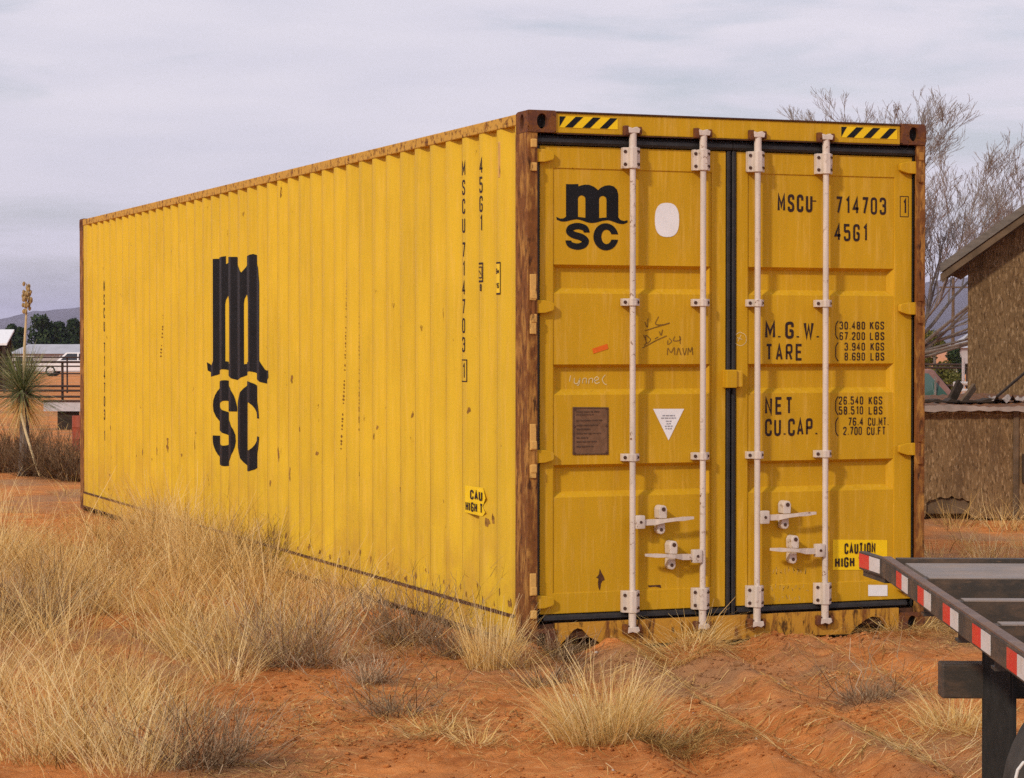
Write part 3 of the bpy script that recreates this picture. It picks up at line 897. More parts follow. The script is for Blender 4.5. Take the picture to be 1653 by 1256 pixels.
for y0, y1 in ((518, 548), (553, 583), (640, 670), (674, 704)):
    a = on_y(1349, y0, DF); b = on_y(1353, y1, DF)
    S = [strip(roundpoly([(b[0], a[2]), (a[0], a[2] - .02), (a[0], b[2] + .02), (b[0], b[2])], .02), False, .006)]
    decal('bracket_mark', S, TD, M_INK, dR)
def flat_sheet(name, pts, mat, leaf, Y, th=.0012, lift=.001):
    m = MB(); m.prism([(p[0], p[2]) for p in pts], lambda u, v, w_: (u, Y - lift - w_, v), th)
    return m.build(name, mat, leaf)
def rect_px(px0, py0, px1, py1, Y): 
    return [on_y(px0, py0, Y), on_y(px1, py0 + (px1 - px0) * .01, Y), on_y(px1, py1 + (px1 - px0) * .0, Y), on_y(px0, py1, Y)]
# white oval, triangle placard, orange label, white label
a = on_y(1057, 327, DF); b = on_y(1096, 383, DF)
ov = []
for k in range(28):
    t = 2 * math.pi * k / 28; c, s = math.cos(t), math.sin(t); n_ = 2.6
    ov.append(((a[0] + b[0]) / 2 + (b[0] - a[0]) / 2 * abs(c) ** (2 / n_) * (1 if c > 0 else -1), 0, (a[2] + b[2]) / 2 + (a[2] - b[2]) / 2 * abs(s) ** (2 / n_) * (1 if s > 0 else -1)))
flat_sheet('white_oval_sticker', ov, M_WHITE, dL, DF)
tri = [on_y(1054, 660, DF), on_y(1104, 660, DF), on_y(1079, 711, DF)]
flat_sheet('white_triangle_placard', tri, M_WHITE, dL, DF)
M_GREYTX = simple('grey_print', (.34, .33, .36, 1), .8)
sm = []
for i, (y, wd) in enumerate(((671, 20), (675, 24), (680, 9), (684, 7), (688, 12), (692, 10))):
    a = on_y(1079 - wd / 2, y, DF); b = on_y(1079 + wd / 2, y, DF)
    x = a[0]
    while x < b[0] - .004:
        l = random.uniform(.008, .022); sm.append(strip([(x, a[2]), (min(x + l, b[0]), a[2])], False, .006)); x += l + .004
decal('placard_print', sm, TD, M_GREYTX, dL, .003)
flat_sheet('orange_sticker', [on_y(956, 563, DF), on_y(980, 555, DF), on_y(982, 563, DF), on_y(958, 571, DF)], M_ORNG, dL, DF)
flat_sheet('white_label', rect_px(1401, 944, 1432, 962, DF - .005), M_WHITE, dR, DY - .003)
# data plate
pl = rect_px(924, 657, 982, 734, DF)
plate = flat_sheet('data_plate', pl, M_PLATE, dL, DF, .003)
x0, x1, z1, z0 = pl[0][0], pl[1][0], pl[0][2], pl[2][2]
sm = []
for fz, full in ((.90, .8), (.84, .6), (.72, .9), (.62, .75), (.54, .5), (.45, .85), (.36, .4), (.28, .7), (.18, .6)):
    x = x0 + (x1 - x0) * .1; e = x + (x1 - x0) * .8 * full
    while x < e:
        l = random.uniform(.01, .04); sm.append(strip([(x, z0 + (z1 - z0) * fz), (min(x + l, e), z0 + (z1 - z0) * fz)], False, .006)); x += l + .006
sm.append(strip([(x0 + .006, z0 + .006), (x1 - .006, z0 + .006), (x1 - .006, z1 - .006), (x0 + .006, z1 - .006)], True, .004))
decal('plate_print', sm, TD, M_PLTX, dL, .006)
for fx in (.05, .95):
    for fz in (.04, .6, .96): bolt(dL, x0 + (x1 - x0) * fx, DF - .004, z0 + (z1 - z0) * fz, .007, .004)
# caution sticker on the right door
flat_sheet('caution_sticker', rect_px(1344, 871, 1432, 920, DF), M_CAUT, dR, DF)
for tx, q in (('CAUTION', (1363, 877, 1413, 893)), ('HIGH T', (1348, 900, 1392, 915))):
    S = door_text(tx, *q, dR, .36, .2, .14, .3, Y=DF - .003)
# hand scribbles: chalk word, chalk circle, pen marks, chalk lines low on the right door
def scribble(strokes, mat, leaf, name, th, Y=DF):
    S = []
    for st_ in strokes:
        pts = [on_y(p[0], p[1], Y) for p in st_]
        c = catmull([(p[0], p[2]) for p in pts], 5) if len(pts) > 2 else [(p[0], p[2]) for p in pts]
        S.append(strip(c, False, th))
    decal(name, S, lambda u, v, w_: (u, Y - w_, v), mat, leaf)
YR = DY + .040
scribble([[(921, 606), (919, 616)], [(927, 610), (927, 618), (932, 619), (936, 611), (934, 621), (931, 622)], [(940, 619), (941, 612), (946, 611), (946, 619)], [(950, 619), (951, 612), (956, 611), (956, 618)], [(959, 615), (966, 612), (963, 608), (959, 613), (962, 619), (968, 617)], [(977, 605), (972, 612), (975, 619), (979, 621)]], M_CHALK, dL, 'chalk_word', .005, YR)
scribble([[(1041, 520), (1045, 528), (1046, 514)], [(1063, 511), (1058, 523), (1070, 524), (1081, 521)], [(1041, 534), (1062, 527), (1080, 522)], [(1039, 540), (1043, 552), (1040, 558)], [(1043, 541), (1050, 548), (1044, 554), (1042, 541)], [(1057, 547), (1062, 544)], [(1037, 562), (1058, 550), (1076, 542)], [(1064, 535), (1067, 541), (1069, 532)], [(1078, 549), (1078, 556), (1084, 551), (1080, 546)], [(1089, 543), (1087, 550), (1098, 549), (1097, 543), (1098, 555)], [(1077, 573), (1078, 562), (1083, 569), (1088, 561), (1089, 573)], [(1092, 573), (1095, 562), (1099, 573)], [(1102, 562), (1105, 573), (1108, 562)], [(1110, 573), (1111, 562), (1114, 568), (1117, 561), (1118, 573)]], M_PEN, dL, 'pen_scribble', .0045)
scribble([[(1194, 536), (1203, 541), (1204, 552), (1196, 558), (1187, 554), (1185, 543), (1194, 536)], [(1191, 551), (1196, 541)], [(1190, 545), (1198, 548)]], M_CHALK, dR, 'chalk_circle', .0035, YFRM)
low = []
for row, (y, x0_, n_) in enumerate(((921, 1248, 9), (948, 1245, 10), (965, 1250, 7))):
    for i in range(n_):
        xx = x0_ + i * 6.5
        low.append([(xx + random.uniform(-2, 2), y + random.uniform(-6, 6)) for _ in range(random.choice((3, 4)))])
M_CHALK2 = simple('faint_chalk', (.66, .42, .10, 1), .9)
scribble(low[:9], M_CHALK2, dR, 'chalk_scribble', .0035)
scribble(low[9:], M_CHALK2, dR, 'chalk_scribble', .0035, DY - .001)
# bare rust scar low on the left door
scar = [(968, 918), (971, 925), (974, 930), (976, 936), (972, 938), (970, 942), (969, 949), (968, 953), (966, 949), (965, 941), (966, 934), (962, 932), (965, 930), (967, 926)]
flat_sheet('rust_scar', [on_y(x, y, DF) for x, y in scar], M_RUST, dL, DF, .0008)
sc2 = [(1046, 945), (1066, 944), (1067, 949), (1058, 947), (1047, 948)]
flat_sheet('rust_scar', [on_y(x, y, DF) for x, y in sc2], M_RUST, dL, DF, .0008)
# hazard stripe stickers on the header
for (px0, py0, px1, py1) in ((902, 187, 997, 205), (1357, 204, 1448, 222)):
    Yh = .012
    a = on_y(px0, py0, Yh); b = on_y(px1, py1 - (px1 - px0) * .0, Yh)
    za = a[2]; zb_ = za - .062
    st_ = flat_sheet('hazard_sticker', [(a[0], 0, za), (b[0], 0, za), (b[0], 0, zb_), (a[0], 0, zb_)], M_CAUT, hd, Yh)
    L = b[0] - a[0]
    for k in range(-1, 4):
        u = a[0] + L * (.10 + k * .295)
        pts = [(u, zb_ + .002), (u + L * .13, zb_ + .002), (u + L * .13 + .062, za - .002), (u + .062, za - .002)]
        pts = [(min(max(x, a[0] + .002), b[0] - .002), z) for x, z in pts]
        if pts[1][0] - pts[0][0] + pts[2][0] - pts[3][0] < .01: continue
        MB().prism(pts, lambda q, v, w_: (q, Yh - .0032 - w_, v), .0004).build('hazard_stripe', M_LOGO, hd)

# ---- markings on the corrugated side
def side_decal(name, shapes, T2, mat, lift=.0025):
    """T2(u,v)->(y,z); cut along the folds and laid on the wave"""
    bm = bmesh.new()
    for i, (vv, ff) in enumerate(shapes):
        vs_ = []
        for p in vv:
            y, z = T2(p[0], p[1]); vs_.append(bm.verts.new((i % 4 * .0004, y, z)))
        for f in ff:
            try: bm.faces.new([vs_[k] for k in f])
            except ValueError: pass
    for fy in folds:
        for off in (-.006, .006):
            bmesh.ops.bisect_plane(bm, geom=bm.verts[:] + bm.edges[:] + bm.faces[:], plane_co=(0, fy + off, 0), plane_no=(0, 1, 0))
    for v in bm.verts:
        v.co.x = float(wall_x(v.co.y)) - lift - v.co.x
    me = bpy.data.meshes.new(name); bm.to_mesh(me); bm.free(); me.materials.append(mat)
    return link(bpy.data.objects.new(name, me), box_)
LY0, LY1, LZ0, LZ1 = 7.06, 5.17, .682, 2.335
side_decal('logo', logo_shapes(), lambda u, v: (LY0 + (LY1 - LY0) * u / 450, LZ0 + (LZ1 - LZ0) * v / 418), M_LOGO)
def stacked(txt, yc, ztop, h, pitch, wr=.40):
    for i, ch in enumerate(txt):
        if ch == ' ': continue
        S, wd = text_shapes(ch, h, wr, .13)
        z = ztop - i * pitch - h
        side_decal('lettering', S, lambda u, v: (yc + wd / 2 - u, z + v), M_INK)
zt = on_x(747, 260, OUT_X)[2]; zb2 = on_x(747, 614, OUT_X)[2]
pt = (zt - zb2) / 11.6
stacked('MSCU7147031'[:4], 1.010, zt, pt * .80, pt)
stacked('714703', 1.010, zt - 4.3 * pt, pt * .80, pt)
stacked('1', 1.010, zt - 10.7 * pt, pt * .80, pt)
zz = zt - 10.7 * pt
side_decal('outline', [strip([(.965, zz + .02), (1.055, zz + .02), (1.055, zz - pt * .95), (.965, zz - pt * .95)], True, .006)], lambda u, v: (u, v), M_INK)
zt = on_x(777, 254, OUT_X)[2]; zb2 = on_x(777, 378, OUT_X)[2]
stacked('45G1', .726, zt, (zt - zb2) / 4 * .85, (zt - zb2) / 4)
stacked('MSCU', 11.015, 2.25, .10, .128)
stacked('714703', 11.015, 2.25 - .128 * 4.6, .10, .128)
stacked('1', 11.015, 2.25 - .128 * 11.2, .10, .128)
# small framed symbol, yellow height sticker, caution sticker with torn edge
zc = on_x(772, 440, OUT_X)[2]
side_decal('framed_symbol', [strip([(.80, zc + .05), (.70, zc + .05), (.70, zc - .05), (.80, zc - .05)], True, .010), strip([(.775, zc + .03), (.715, zc + .03), (.715, zc - .03), (.775, zc - .03)], True, .006), strip([(.76, zc + .012), (.725, zc - .012)], False, .006)], lambda u, v: (u, v), M_INK)
S, wd = text_shapes('8', .04, .5, .2); z8 = zc - .105
side_decal('lettering', S, lambda u, v: (.745 - u, z8 + v), M_INK)
a = on_x(796, 425, OUT_X); b = on_x(807, 474, OUT_X)
y0_, y1_ = .535, .425
def rect_shape(y0, z0, y1, z1): return ([(y0, z0), (y1, z0), (y1, z1), (y0, z1)], [(0, 1, 2, 3)])
side_decal('height_sticker', [rect_shape(y0_, b[2], y1_, a[2])], lambda u, v: (u, v), M_CAUT, .0015)
side_decal('outline', [strip([(y0_, b[2]), (y1_, b[2]), (y1_, a[2]), (y0_, a[2])], True, .009)], lambda u, v: (u, v), M_INK, .003)
for tx, z in (('2.9m', a[2] - .06), ("9'6", b[2] + .03)):
    S, wd = text_shapes(tx, .03, .45, .2); side_decal('lettering', S, lambda u, v: (y0_ - .012 - u * .08 / wd, z + v), M_INK, .003)
a = on_x(750, 783, OUT_X); b = on_x(778, 832, OUT_X)
M_CHIP0 = simple('brown_spot', (.24, .115, .02, 1), .85, var=.4, scale=40)
def flat_side(name, shapes, T2, mat, lift):
    V = []; F_ = []
    for k, (vv, ff) in enumerate(shapes):
        n = len(V)
        for p in vv: y, z = T2(p[0], p[1]); V.append((OUT_X - lift - (k % 4) * .0004, y, z))
        F_ += [tuple(n + i for i in f) for f in ff]
    me = bpy.data.meshes.new(name); me.from_pydata(V, [], F_); me.materials.append(mat)
    return link(bpy.data.objects.new(name, me), box_)
flat_side('caution_sticker', [poly_shape([(.99, b[2]), (.70, b[2] - .005), (.66, b[2] + .02), (.70, b[2] + .05), (.655, b[2] + .1), (.69, a[2] + .0), (.985, a[2])])], lambda u, v: (u, v), M_CAUT, .002)
for tx, yy, z, wd_ in (('CAU', .90, a[2] - .075, .20), ('HIGH', .975, a[2] - .145, .19), ('T', .745, a[2] - .145, .05)):
    S, wd = text_shapes(tx, .055, .36, .2, .14, .3); flat_side('lettering', S, lambda u, v: (yy - u * wd_ / wd, z + v), M_INK, .004)
dots = []
for (xa, ya, xb, yb) in ((556, 348, 549, 742), (575, 395, 574, 700), (262, 392, 258, 600)):
    n_ = int((yb - ya) / 6)
    for k in range(n_):
        if random.random() < .25: continue
        t = (k + random.uniform(-.2, .2)) / n_; p = on_x(xa + (xb - xa) * t, ya + (yb - ya) * t, OUT_X + .012)
        h_ = random.uniform(.005, .012); w_ = random.uniform(.006, .014)
        dots.append(([(p[1] - w_, p[2]), (p[1], p[2] - h_), (p[1] + w_, p[2]), (p[1], p[2] + h_)], [(0, 1, 2, 3)]))
tag(side_decal('weld_spots', dots, lambda u, v: (u, v), M_CHIP0, .0012), kind='stuff')
# ventilator near the top corner
MB().bbox((.004, .425, 2.56), (.040, .462, 2.76), .006).build('ventilator', M_LUG, box_)
# rust scabs along the side: chips with ragged edges at bump height
chips = []
for (px, py, s) in ((452, 735, 1.5), (470, 765, 1.2), (500, 770, 1.4), (520, 772, 1.1), (300, 715, 1.6), (316, 720, 1.4), (325, 712, 1.3), (255, 728, 1), (270, 722, 1.1), (232, 730, .9), (195, 715, .9), (480, 605, .7), (472, 612, .8), (660, 670, .7), (757, 662, .8), (790, 838, .8), (786, 842, .9), (640, 790, .6), (180, 690, .8), (150, 676, .8), (356, 720, 1.0), (430, 748, .7), (560, 740, .6), (610, 690, .5), (690, 560, .5), (600, 800, .6)) + tuple((px_, 795 + (px_ - 138) * .289 - random.uniform(6, 34), random.uniform(.35, .8)) for px_ in range(440, 830, 9)) + tuple((px_, random.uniform(690, 790), random.uniform(.3, .7)) for px_ in range(150, 620, 24)):
    p = on_x(px, py, OUT_X + .01)
    n_ = 11; pts = []
    for k in range(n_):
        t = 2 * math.pi * k / n_; r_ = random.uniform(.35, 1.2)
        pts.append((p[1] + math.cos(t) * r_ * .020 * s, p[2] + math.sin(t) * r_ * .040 * s))
    chips.append(poly_shape(pts))
M_CHIP = simple('brown_primer', (.30, .15, .03, 1), .85, var=.5, scale=40)
for ch_ in chips: side_decal('rust_chip', [ch_], lambda u, v: (u, v), M_CHIP, .0012)

# ================================================================== FLATBED TRAILER
def worn(name, base, under, dust, chip=.60, rough=.55, dustamt=.5):
    """scratched, dusty coating over another surface"""
    M = Mat(name, rough, 0, .3)
    v = M.pos()
    c = M.mix(M.noise(v, 4, 5), tuple(q * .8 for q in base[:3]) + (1,), tuple(min(1, q * 1.15) for q in base[:3]) + (1,))
    c = M.mix(M.math('MULTIPLY', M.ramp(M.noise(M.pos((1, 1, 2.5)), 7, 7, .7), (.45, 0), (.68, 1)), dustamt), c, dust)
    c = M.mix(M.ramp(M.noise(v, 45, 8, .75), (chip, 0), (chip + .04, 1)), c, under)
    c = M.mix(M.math('MULTIPLY', M.ramp(M.noise(M.pos((3, 40, 40)), 5, 4, .6), (.64, 0), (.68, 1)), .6), c, dust)
    M.col(c); M.rough(M.ramp(M.noise(v, 9, 5), (.3, rough - .1), (.7, rough + .2))); M.bump(M.noise(v, 70, 5), .25, .004)
    return M.m
DUST = (.26, .15, .085, 1)
M_TRL = worn('dark_trailer_steel', (.045, .038, .032, 1), (.16, .075, .035, 1), DUST, .64, .55, .35)
M_TRLTOP = worn('dusty_skylit_top', (.22, .185, .165, 1), (.13, .07, .04, 1), (.36, .25, .17, 1), .62)  # pale dust with the sky's reflection mixed into the colour
M_TRLBRN = worn('brown_worn_edge', (.14, .09, .07, 1), (.22, .11, .05, 1), DUST, .58)
M_TAPER = worn('red_reflective_tape', (.66, .030, .022, 1), (.09, .05, .04, 1), (.45, .12, .07, 1), .66, .4, .4)
M_TAPEW = worn('white_reflective_tape', (.66, .63, .62, 1), (.14, .10, .08, 1), (.45, .38, .31, 1), .66, .4, .5)
M_RUB = simple('black_rubber', (.022, .021, .020, 1), .8, var=.4, scale=15)
M_TYRE = simple('dusty_tyre', (.055, .050, .044, 1), .9, var=.4, scale=12)
M_RIM = simple('white_wheel_paint', (.70, .69, .66, 1), .45, var=.15, scale=12)
tp = lat(1.224, 8.0, 0)
trailer = empty('flatbed_trailer', (tp[0], tp[1], 0), -YAW - .038)
trailer.rotation_euler = (-.0104, 0, -YAW - .038)
tag(trailer, 'dark steel flatbed trailer with red and white reflective tape at the right edge', 'trailer')
ZT = .938
MB().box((0, -2.78, ZT - .062), (.030, 0, ZT)).build('rear_rail', M_TRL, trailer, bevel=.003)
MB().box((.002, -2.78, ZT + .0005), (.030, -.01, ZT + .006)).build('rail_top_flange', M_TRLBRN, trailer)
e = np.array([-.042, .30, 0.]); e /= np.linalg.norm(e); nn = np.array([-e[1], e[0], 0])
EC = np.array([-.0215, .153, ZT - .031])
MB().obox(EC + nn * -.012, e * .150, nn * .012, (0, 0, .031)).build('rail_end', M_TRL, trailer, bevel=.003)
MB().obox(EC + nn * -.024 + np.array([0, 0, -.043]), e * .146, nn * .010, (0, 0, .011)).build('rail_end_underside', M_TRL, trailer)
def tape(y0, i):
    for dy, m_, nm in ((0, M_TAPER, 'red_tape'), (-.14, M_TAPEW, 'white_tape')):
        MB().box((-.0022, y0 + dy - .138, ZT - .055), (-.0004, y0 + dy, ZT - .007)).build(nm, m_, trailer)
for i, y0 in enumerate((-.424, -.943, -1.47, -1.994, -2.51)): tape(y0, i)
for s0, m_, nm in ((.072, M_TAPER, 'red_tape'), (-.068, M_TAPEW, 'white_tape')):
    MB().obox(EC + e * s0 + nn * .0014 + np.array([0, 0, .001]), e * .069, nn * .0008, (0, 0, .0235)).build(nm, m_, trailer)
for y in (-.72, -1.43, -2.05, -2.70):
    m = MB()
    m.prism([(y, ZT - .12), (y + .065, ZT - .12), (y + .065, ZT - .112), (y + .008, ZT - .112), (y + .008, ZT - .016), (y + .065, ZT - .016), (y + .065, ZT - .008), (y, ZT - .008)], lambda u, v, w_: (.046 + w_, u, v), 4.2)
    o = m.build('stringer', M_TRL, trailer)
    MB().box((.062, y - .001, ZT - .0075), (4.2, y + .068, ZT - .004)).build('stringer_top', M_TRLTOP, o)
MB().box((.062, -.66, ZT - .030), (4.2, -.14, ZT - .006)).build('deck_plank', M_TRLTOP, trailer)
MB().box((.046, -.055, ZT - .09), (4.2, -.006, ZT + .002)).build('side_rail', M_TRL, trailer)
for x in (.9, 2.1, 3.3):
    MB().box((x, -2.75, ZT - .20), (x + .06, -.06, ZT - .122)).build('cross_member', M_TRL, trailer)
MB().bbox((.115, -.62, .556), (2.6, -.52, .661), .006).build('bumper_beam', M_TRL, trailer)
for y in (-.57, -2.2):
    MB().box((1.2, y - .04, .663), (1.3, y + .04, ZT - .202)).build('beam_hanger', M_TRL, trailer)
m = MB(); nr = 27
prof = []
for k in range(nr):
    y = -1.12 + .52 * k / nr
    prof += [(y, .246), (y + .012, .246), (y + .0135, .239), (y + .0185, .239)]
prof += [(-.60, .246), (-.60, .256), (-1.12, .256)]
m.prism(prof, lambda u, v, w_: (v, u, .22 + w_), ZT - .07 - .22)
m.build('mud_flap', M_RUB, trailer)
MB().bbox((.225, -1.20, ZT - .16), (.275, -.56, ZT - .072), .005).build('flap_bracket', M_TRL, trailer)
def lathe(prof, axis_y0, cx, cz, seg=48):
    m = MB(); rings = []
    for (yy, r) in prof:
        n = len(m.v)
        for k in range(seg):
            a = 2 * math.pi * k / seg; m.v.append((cx + r * math.cos(a), axis_y0 + yy, cz + r * math.sin(a)))
        rings.append(n)
    for a, b in zip(rings, rings[1:]):
        for k in range(seg): m.f.append((a + k, a + (k + 1) % seg, b + (k + 1) % seg, b + k))
    return m
wc = (.585, .365)
wh = lathe([(.02, .20), (.0, .23), (-.005, .30), (.012, .355), (.035, .388), (.06, .393), (.20, .393), (.235, .385), (.262, .35), (.27, .29), (.26, .21)], -1.45, *wc).build('tyre', M_TYRE, trailer, smooth=True)
rim = lathe([(.26, .21), (.2, .19), (.045, .185), (.012, .205), (.004, .215), (.012, .196), (.05, .175), (.075, .15), (.06, .11), (.05, .07), (.02, .06), (.018, .0)], -1.45, *wc).build('wheel_rim', M_RIM, trailer, smooth=True)
MB().tube([(wc[0], -1.2, wc[1]), (wc[0], -.20, wc[1])], .05, 10).build('axle', M_TRL, trailer)
hp = [np.array(at(px, py, 6.5)) for px, py in ((1634, 1300), (1637, 1268), (1643, 1243), (1652, 1231), (1664, 1229))]
Mi = trailer.matrix_world if False else (Matrix.Translation(trailer.location) @ trailer.rotation_euler.to_matrix().to_4x4())
Mi = Mi.inverted()
MB().tube([tuple(Mi @ Vector(q)) for q in hp], .0045, 8).build('hose_loop', M_RIM, trailer, smooth=True)

# ================================================================== BOARD SHEDS
def osb_mat(name, tone):
    M = Mat(name, .9, 0, .15)
    v = M.pos((1, 1, 1))
    k = tone
    fl = lambda rot, sc, st: M.noise(M.pos(st, rot), sc, 3, .55)
    c = M.mix(M.ramp(M.noise(M.pos((1, 1, .6)), 3.5, 7, .65), (.3, 0), (.7, 1)), (.115 * k, .066 * k, .030 * k, 1), (.185 * k, .115 * k, .056 * k, 1))
    for rot, sc, st, lo, cl, am in (((0, .25, 0), 16, (2.6, 2.6, .75), .56, (.30, .20, .11, 1), .75), ((0, -.7, 0), 17, (2.8, 2.8, .8), .57, (.25, .155, .075, 1), .7), ((0, 1.1, 0), 15, (2.8, 2.8, .8), .58, (.075, .042, .018, 1), .8), ((0, -.15, 0), 18, (2.6, 2.6, .7), .58, (.065, .036, .016, 1), .8), ((0, .9, 0), 22, (2.4, 2.4, .9), .66, (.42, .31, .20, 1), .9)):
        c = M.mix(M.math('MULTIPLY', M.ramp(fl(rot, sc, st), (lo, 0), (lo + .05, 1)), am), c, tuple(q * k for q in cl[:3]) + (1,))
    c = M.mix(M.math('MULTIPLY', M.ramp(M.noise(M.pos((3, 3, .5)), 1.6, 6), (.5, 0), (.72, 1)), .5), c, (.07 * k, .042 * k, .024 * k, 1))
    M.col(c); M.bump(fl((0, .25, 0), 16, (2.6, 2.6, .75)), .4, .006)
    return M.m
M_OSB = osb_mat('weathered_strand_board', 1.0)
M_OSB2 = osb_mat('stained_strand_board', 1.15)
M_TRIM = simple('grey_weathered_trim', (.15, .125, .105, 1), .85, var=.35, scale=6, stretch=(1, 1, 4))
M_TRIM2 = simple('brown_rafter', (.13, .085, .05, 1), .9, var=.4, scale=6)
M_TIN = simple('dull_sheet_metal', (.36, .29, .25, 1), .6, .2, .3, var=.35, scale=4)
M_TINR = rusty_mat('rusted_tin', (.10, .06, .04, 1), .5, 6)
M_DARKW = simple('dark_old_wood', (.045, .030, .020, 1), .9, var=.5, scale=9)
def ragged(x0, x1, zf, n, amp, seed):
    r = random.Random(seed); return [(x0 + (x1 - x0) * i / n, zf(x0 + (x1 - x0) * i / n) + r.uniform(-amp, amp)) for i in range(n + 1)]
# --- low pen of strand board with a tin lid
D1 = 22.6; S1 = FPX / D1
p0 = lat((1490 - 826.5) / S1, D1, 0)
pen = empty('low_board_pen', (p0[0], p0[1], 0), -YAW)
tag(pen, 'low strand board pen with a sagging tin lid beside the yellow container', 'shed')
lx = lambda px: (px - 1490) / S1
lz = lambda py: CAM[2] - (py - 555.4) / S1
hole = ragged(lx(1496), lx(1566), lambda x: .17 + .05 * math.sin((x - lx(1496)) / (lx(1566) - lx(1496)) * math.pi), 12, .014, 3)
pan = [(-.5, .03)] + [(lx(1494), .03), (lx(1496), .10)] + hole + [(lx(1567), .02), (lx(1639), .02), (lx(1639), 1.05), (-.5, 1.05)]
m = MB(); vv, ff = poly_shape(pan); n = len(vv)
m.v += [(u, 0, v) for u, v in vv] + [(u, .012, v) for u, v in vv]
m.f += list(ff) + [tuple(n + k for k in f[::-1]) for f in ff] + [(k, (k + 1) % n, n + (k + 1) % n, n + k) for k in range(n)]
m.build('wall_panel', M_OSB2, pen)
MB().box((lx(1641), .0, .02), (lx(1641) + 1.22, .012, 1.05)).build('wall_panel', M_OSB2, pen)
MB().box((-.5, .03, .06), (lx(1600), .06, .20)).build('skirt_board', M_TRIM2, pen)
MB().box((lx(1639) - .02, -.02, 0), (lx(1639) + .03, -.001, 1.04)).build('seam_batten', M_TRIM2, pen)
MB().box((lx(1652) - .01, -.035, .35), (lx(1652) + .05, -.001, .62)).build('door_latch', M_DARKW, pen)
MB().box((-.5, .02, .0), (-.49, 2.0, 1.05)).build('wall_panel', M_OSB2, pen)
MB().box((-.5, 2.0, .0), (2.1, 2.012, 1.05)).build('wall_panel', M_OSB2, pen)
# tin lid, wavy, with a bent front lip
m = MB(); nx, ny = 60, 8
for j in range(ny + 1):
    for i in range(nx + 1):
        x = -.55 + 2.75 * i / nx; y = -.10 + 2.15 * j / ny
        m.v.append((x, y, 1.075 + .010 * math.sin(x * 7 + j) + .03 * y + .006 * math.sin(x * 60)))
m.v += [(-.55 + 2.75 * i / nx, -.105, 1.015 + .010 * math.sin((-.55 + 2.75 * i / nx) * 3.1) + .006 * math.sin(i * 1.7)) for i in range(nx + 1)]
for j in range(ny):
    for i in range(nx):
        a = j * (nx + 1) + i; m.f.append((a, a + 1, a + nx + 2, a + nx + 1))
b0 = (ny + 1) * (nx + 1)
lid = m.build('tin_lid', M_TINR, pen, fix=False)
lp = MB(); lp.v = [(v[0], v[1] - .004, v[2]) for v in m.v[:nx + 1]] + m.v[b0:]; lp.f = [(i, i + 1, nx + 2 + i, nx + 1 + i) for i in range(nx)]
lp.build('bent_lip', M_TIN, lid, fix=False)
# junk on the lid: broken boards, leaning stick, crumpled tin
def plank(name, a, b, wd, th, mat, label, cat):
    a = np.array(a, float); b = np.array(b, float); L = b - a; ln = np.linalg.norm(L); t = L / ln
    up = np.array([0, 0, 1.]); s_ = np.cross(t, up); s_ = s_ / np.linalg.norm(s_); u = np.cross(s_, t)
    o = MB().obox((a + b) / 2, t * ln / 2, s_ * th / 2, u * wd / 2).build(name, mat, None, bevel=.004)
    return tag(o, label, cat)
def P1(px, py, d): return at(px, py, d)
plank('broken_board', P1(1533, 653, D1 + .5), P1(1550, 618, D1 + .6), .10, .03, M_DARKW, 'dark broken board sticking up from the tin lid of the low pen', 'board')
plank('broken_board', P1(1552, 652, D1 + .35), P1(1573, 624, D1 + .55), .07, .03, M_TRIM2, 'shorter brown board end propped on the tin lid beside the car', 'board')
plank('leaning_stick', P1(1600, 648, D1 + .5), P1(1668, 590, D1 + 1.2), .022, .022, M_DARKW, 'thin dark stick leaning from the tin lid against the tall shed', 'stick')
for i, (px, w_, lb) in enumerate(((1520, 30, 'flat dark scrap of roofing on the lid below the car window'), (1585, 40, 'dark rotted roofing scrap in the middle of the tin lid'))):
    m = MB(); q = P1(px, 650, D1 + .3); n_ = 9; r = random.Random(i + 3)
    top = []; 
    for k in range(n_ + 1):
        f = k / n_; top.append(((f - .5) * 2 * w_ / S1, .012 + .03 * r.random()))
    m.prism([(-w_ / S1, 0), (w_ / S1, 0)] + [(u, v) for u, v in top[::-1]], lambda u, v, z_: (q[0] + RGT[0] * u + _s * z_, q[1] + RGT[1] * u + _c * z_, 1.094 + v), .3)
    tag(m.build('roofing_scrap', M_DARKW), lb, 'scrap')
# crumpled pale tin
m = MB(); q = P1(1640, 645, D1 + .2); r = random.Random(8); nx, ny = 14, 4
for j in range(ny + 1):
    for i in range(nx + 1):
        u = (i / nx - .5) * .42; w_ = j / ny * .35
        p = q + RGT * u; m.v.append((p[0] + _s * w_, p[1] + _c * w_, 1.10 + .05 * r.random() + .02 * math.sin(i * 1.3)))
for j in range(ny):
    for i in range(nx): a = j * (nx + 1) + i; m.f.append((a, a + 1, a + nx + 2, a + nx + 1))
tag(m.build('crumpled_tin', M_TIN, fix=False), 'crumpled pale sheet of tin lying on the low pen lid at right', 'scrap')

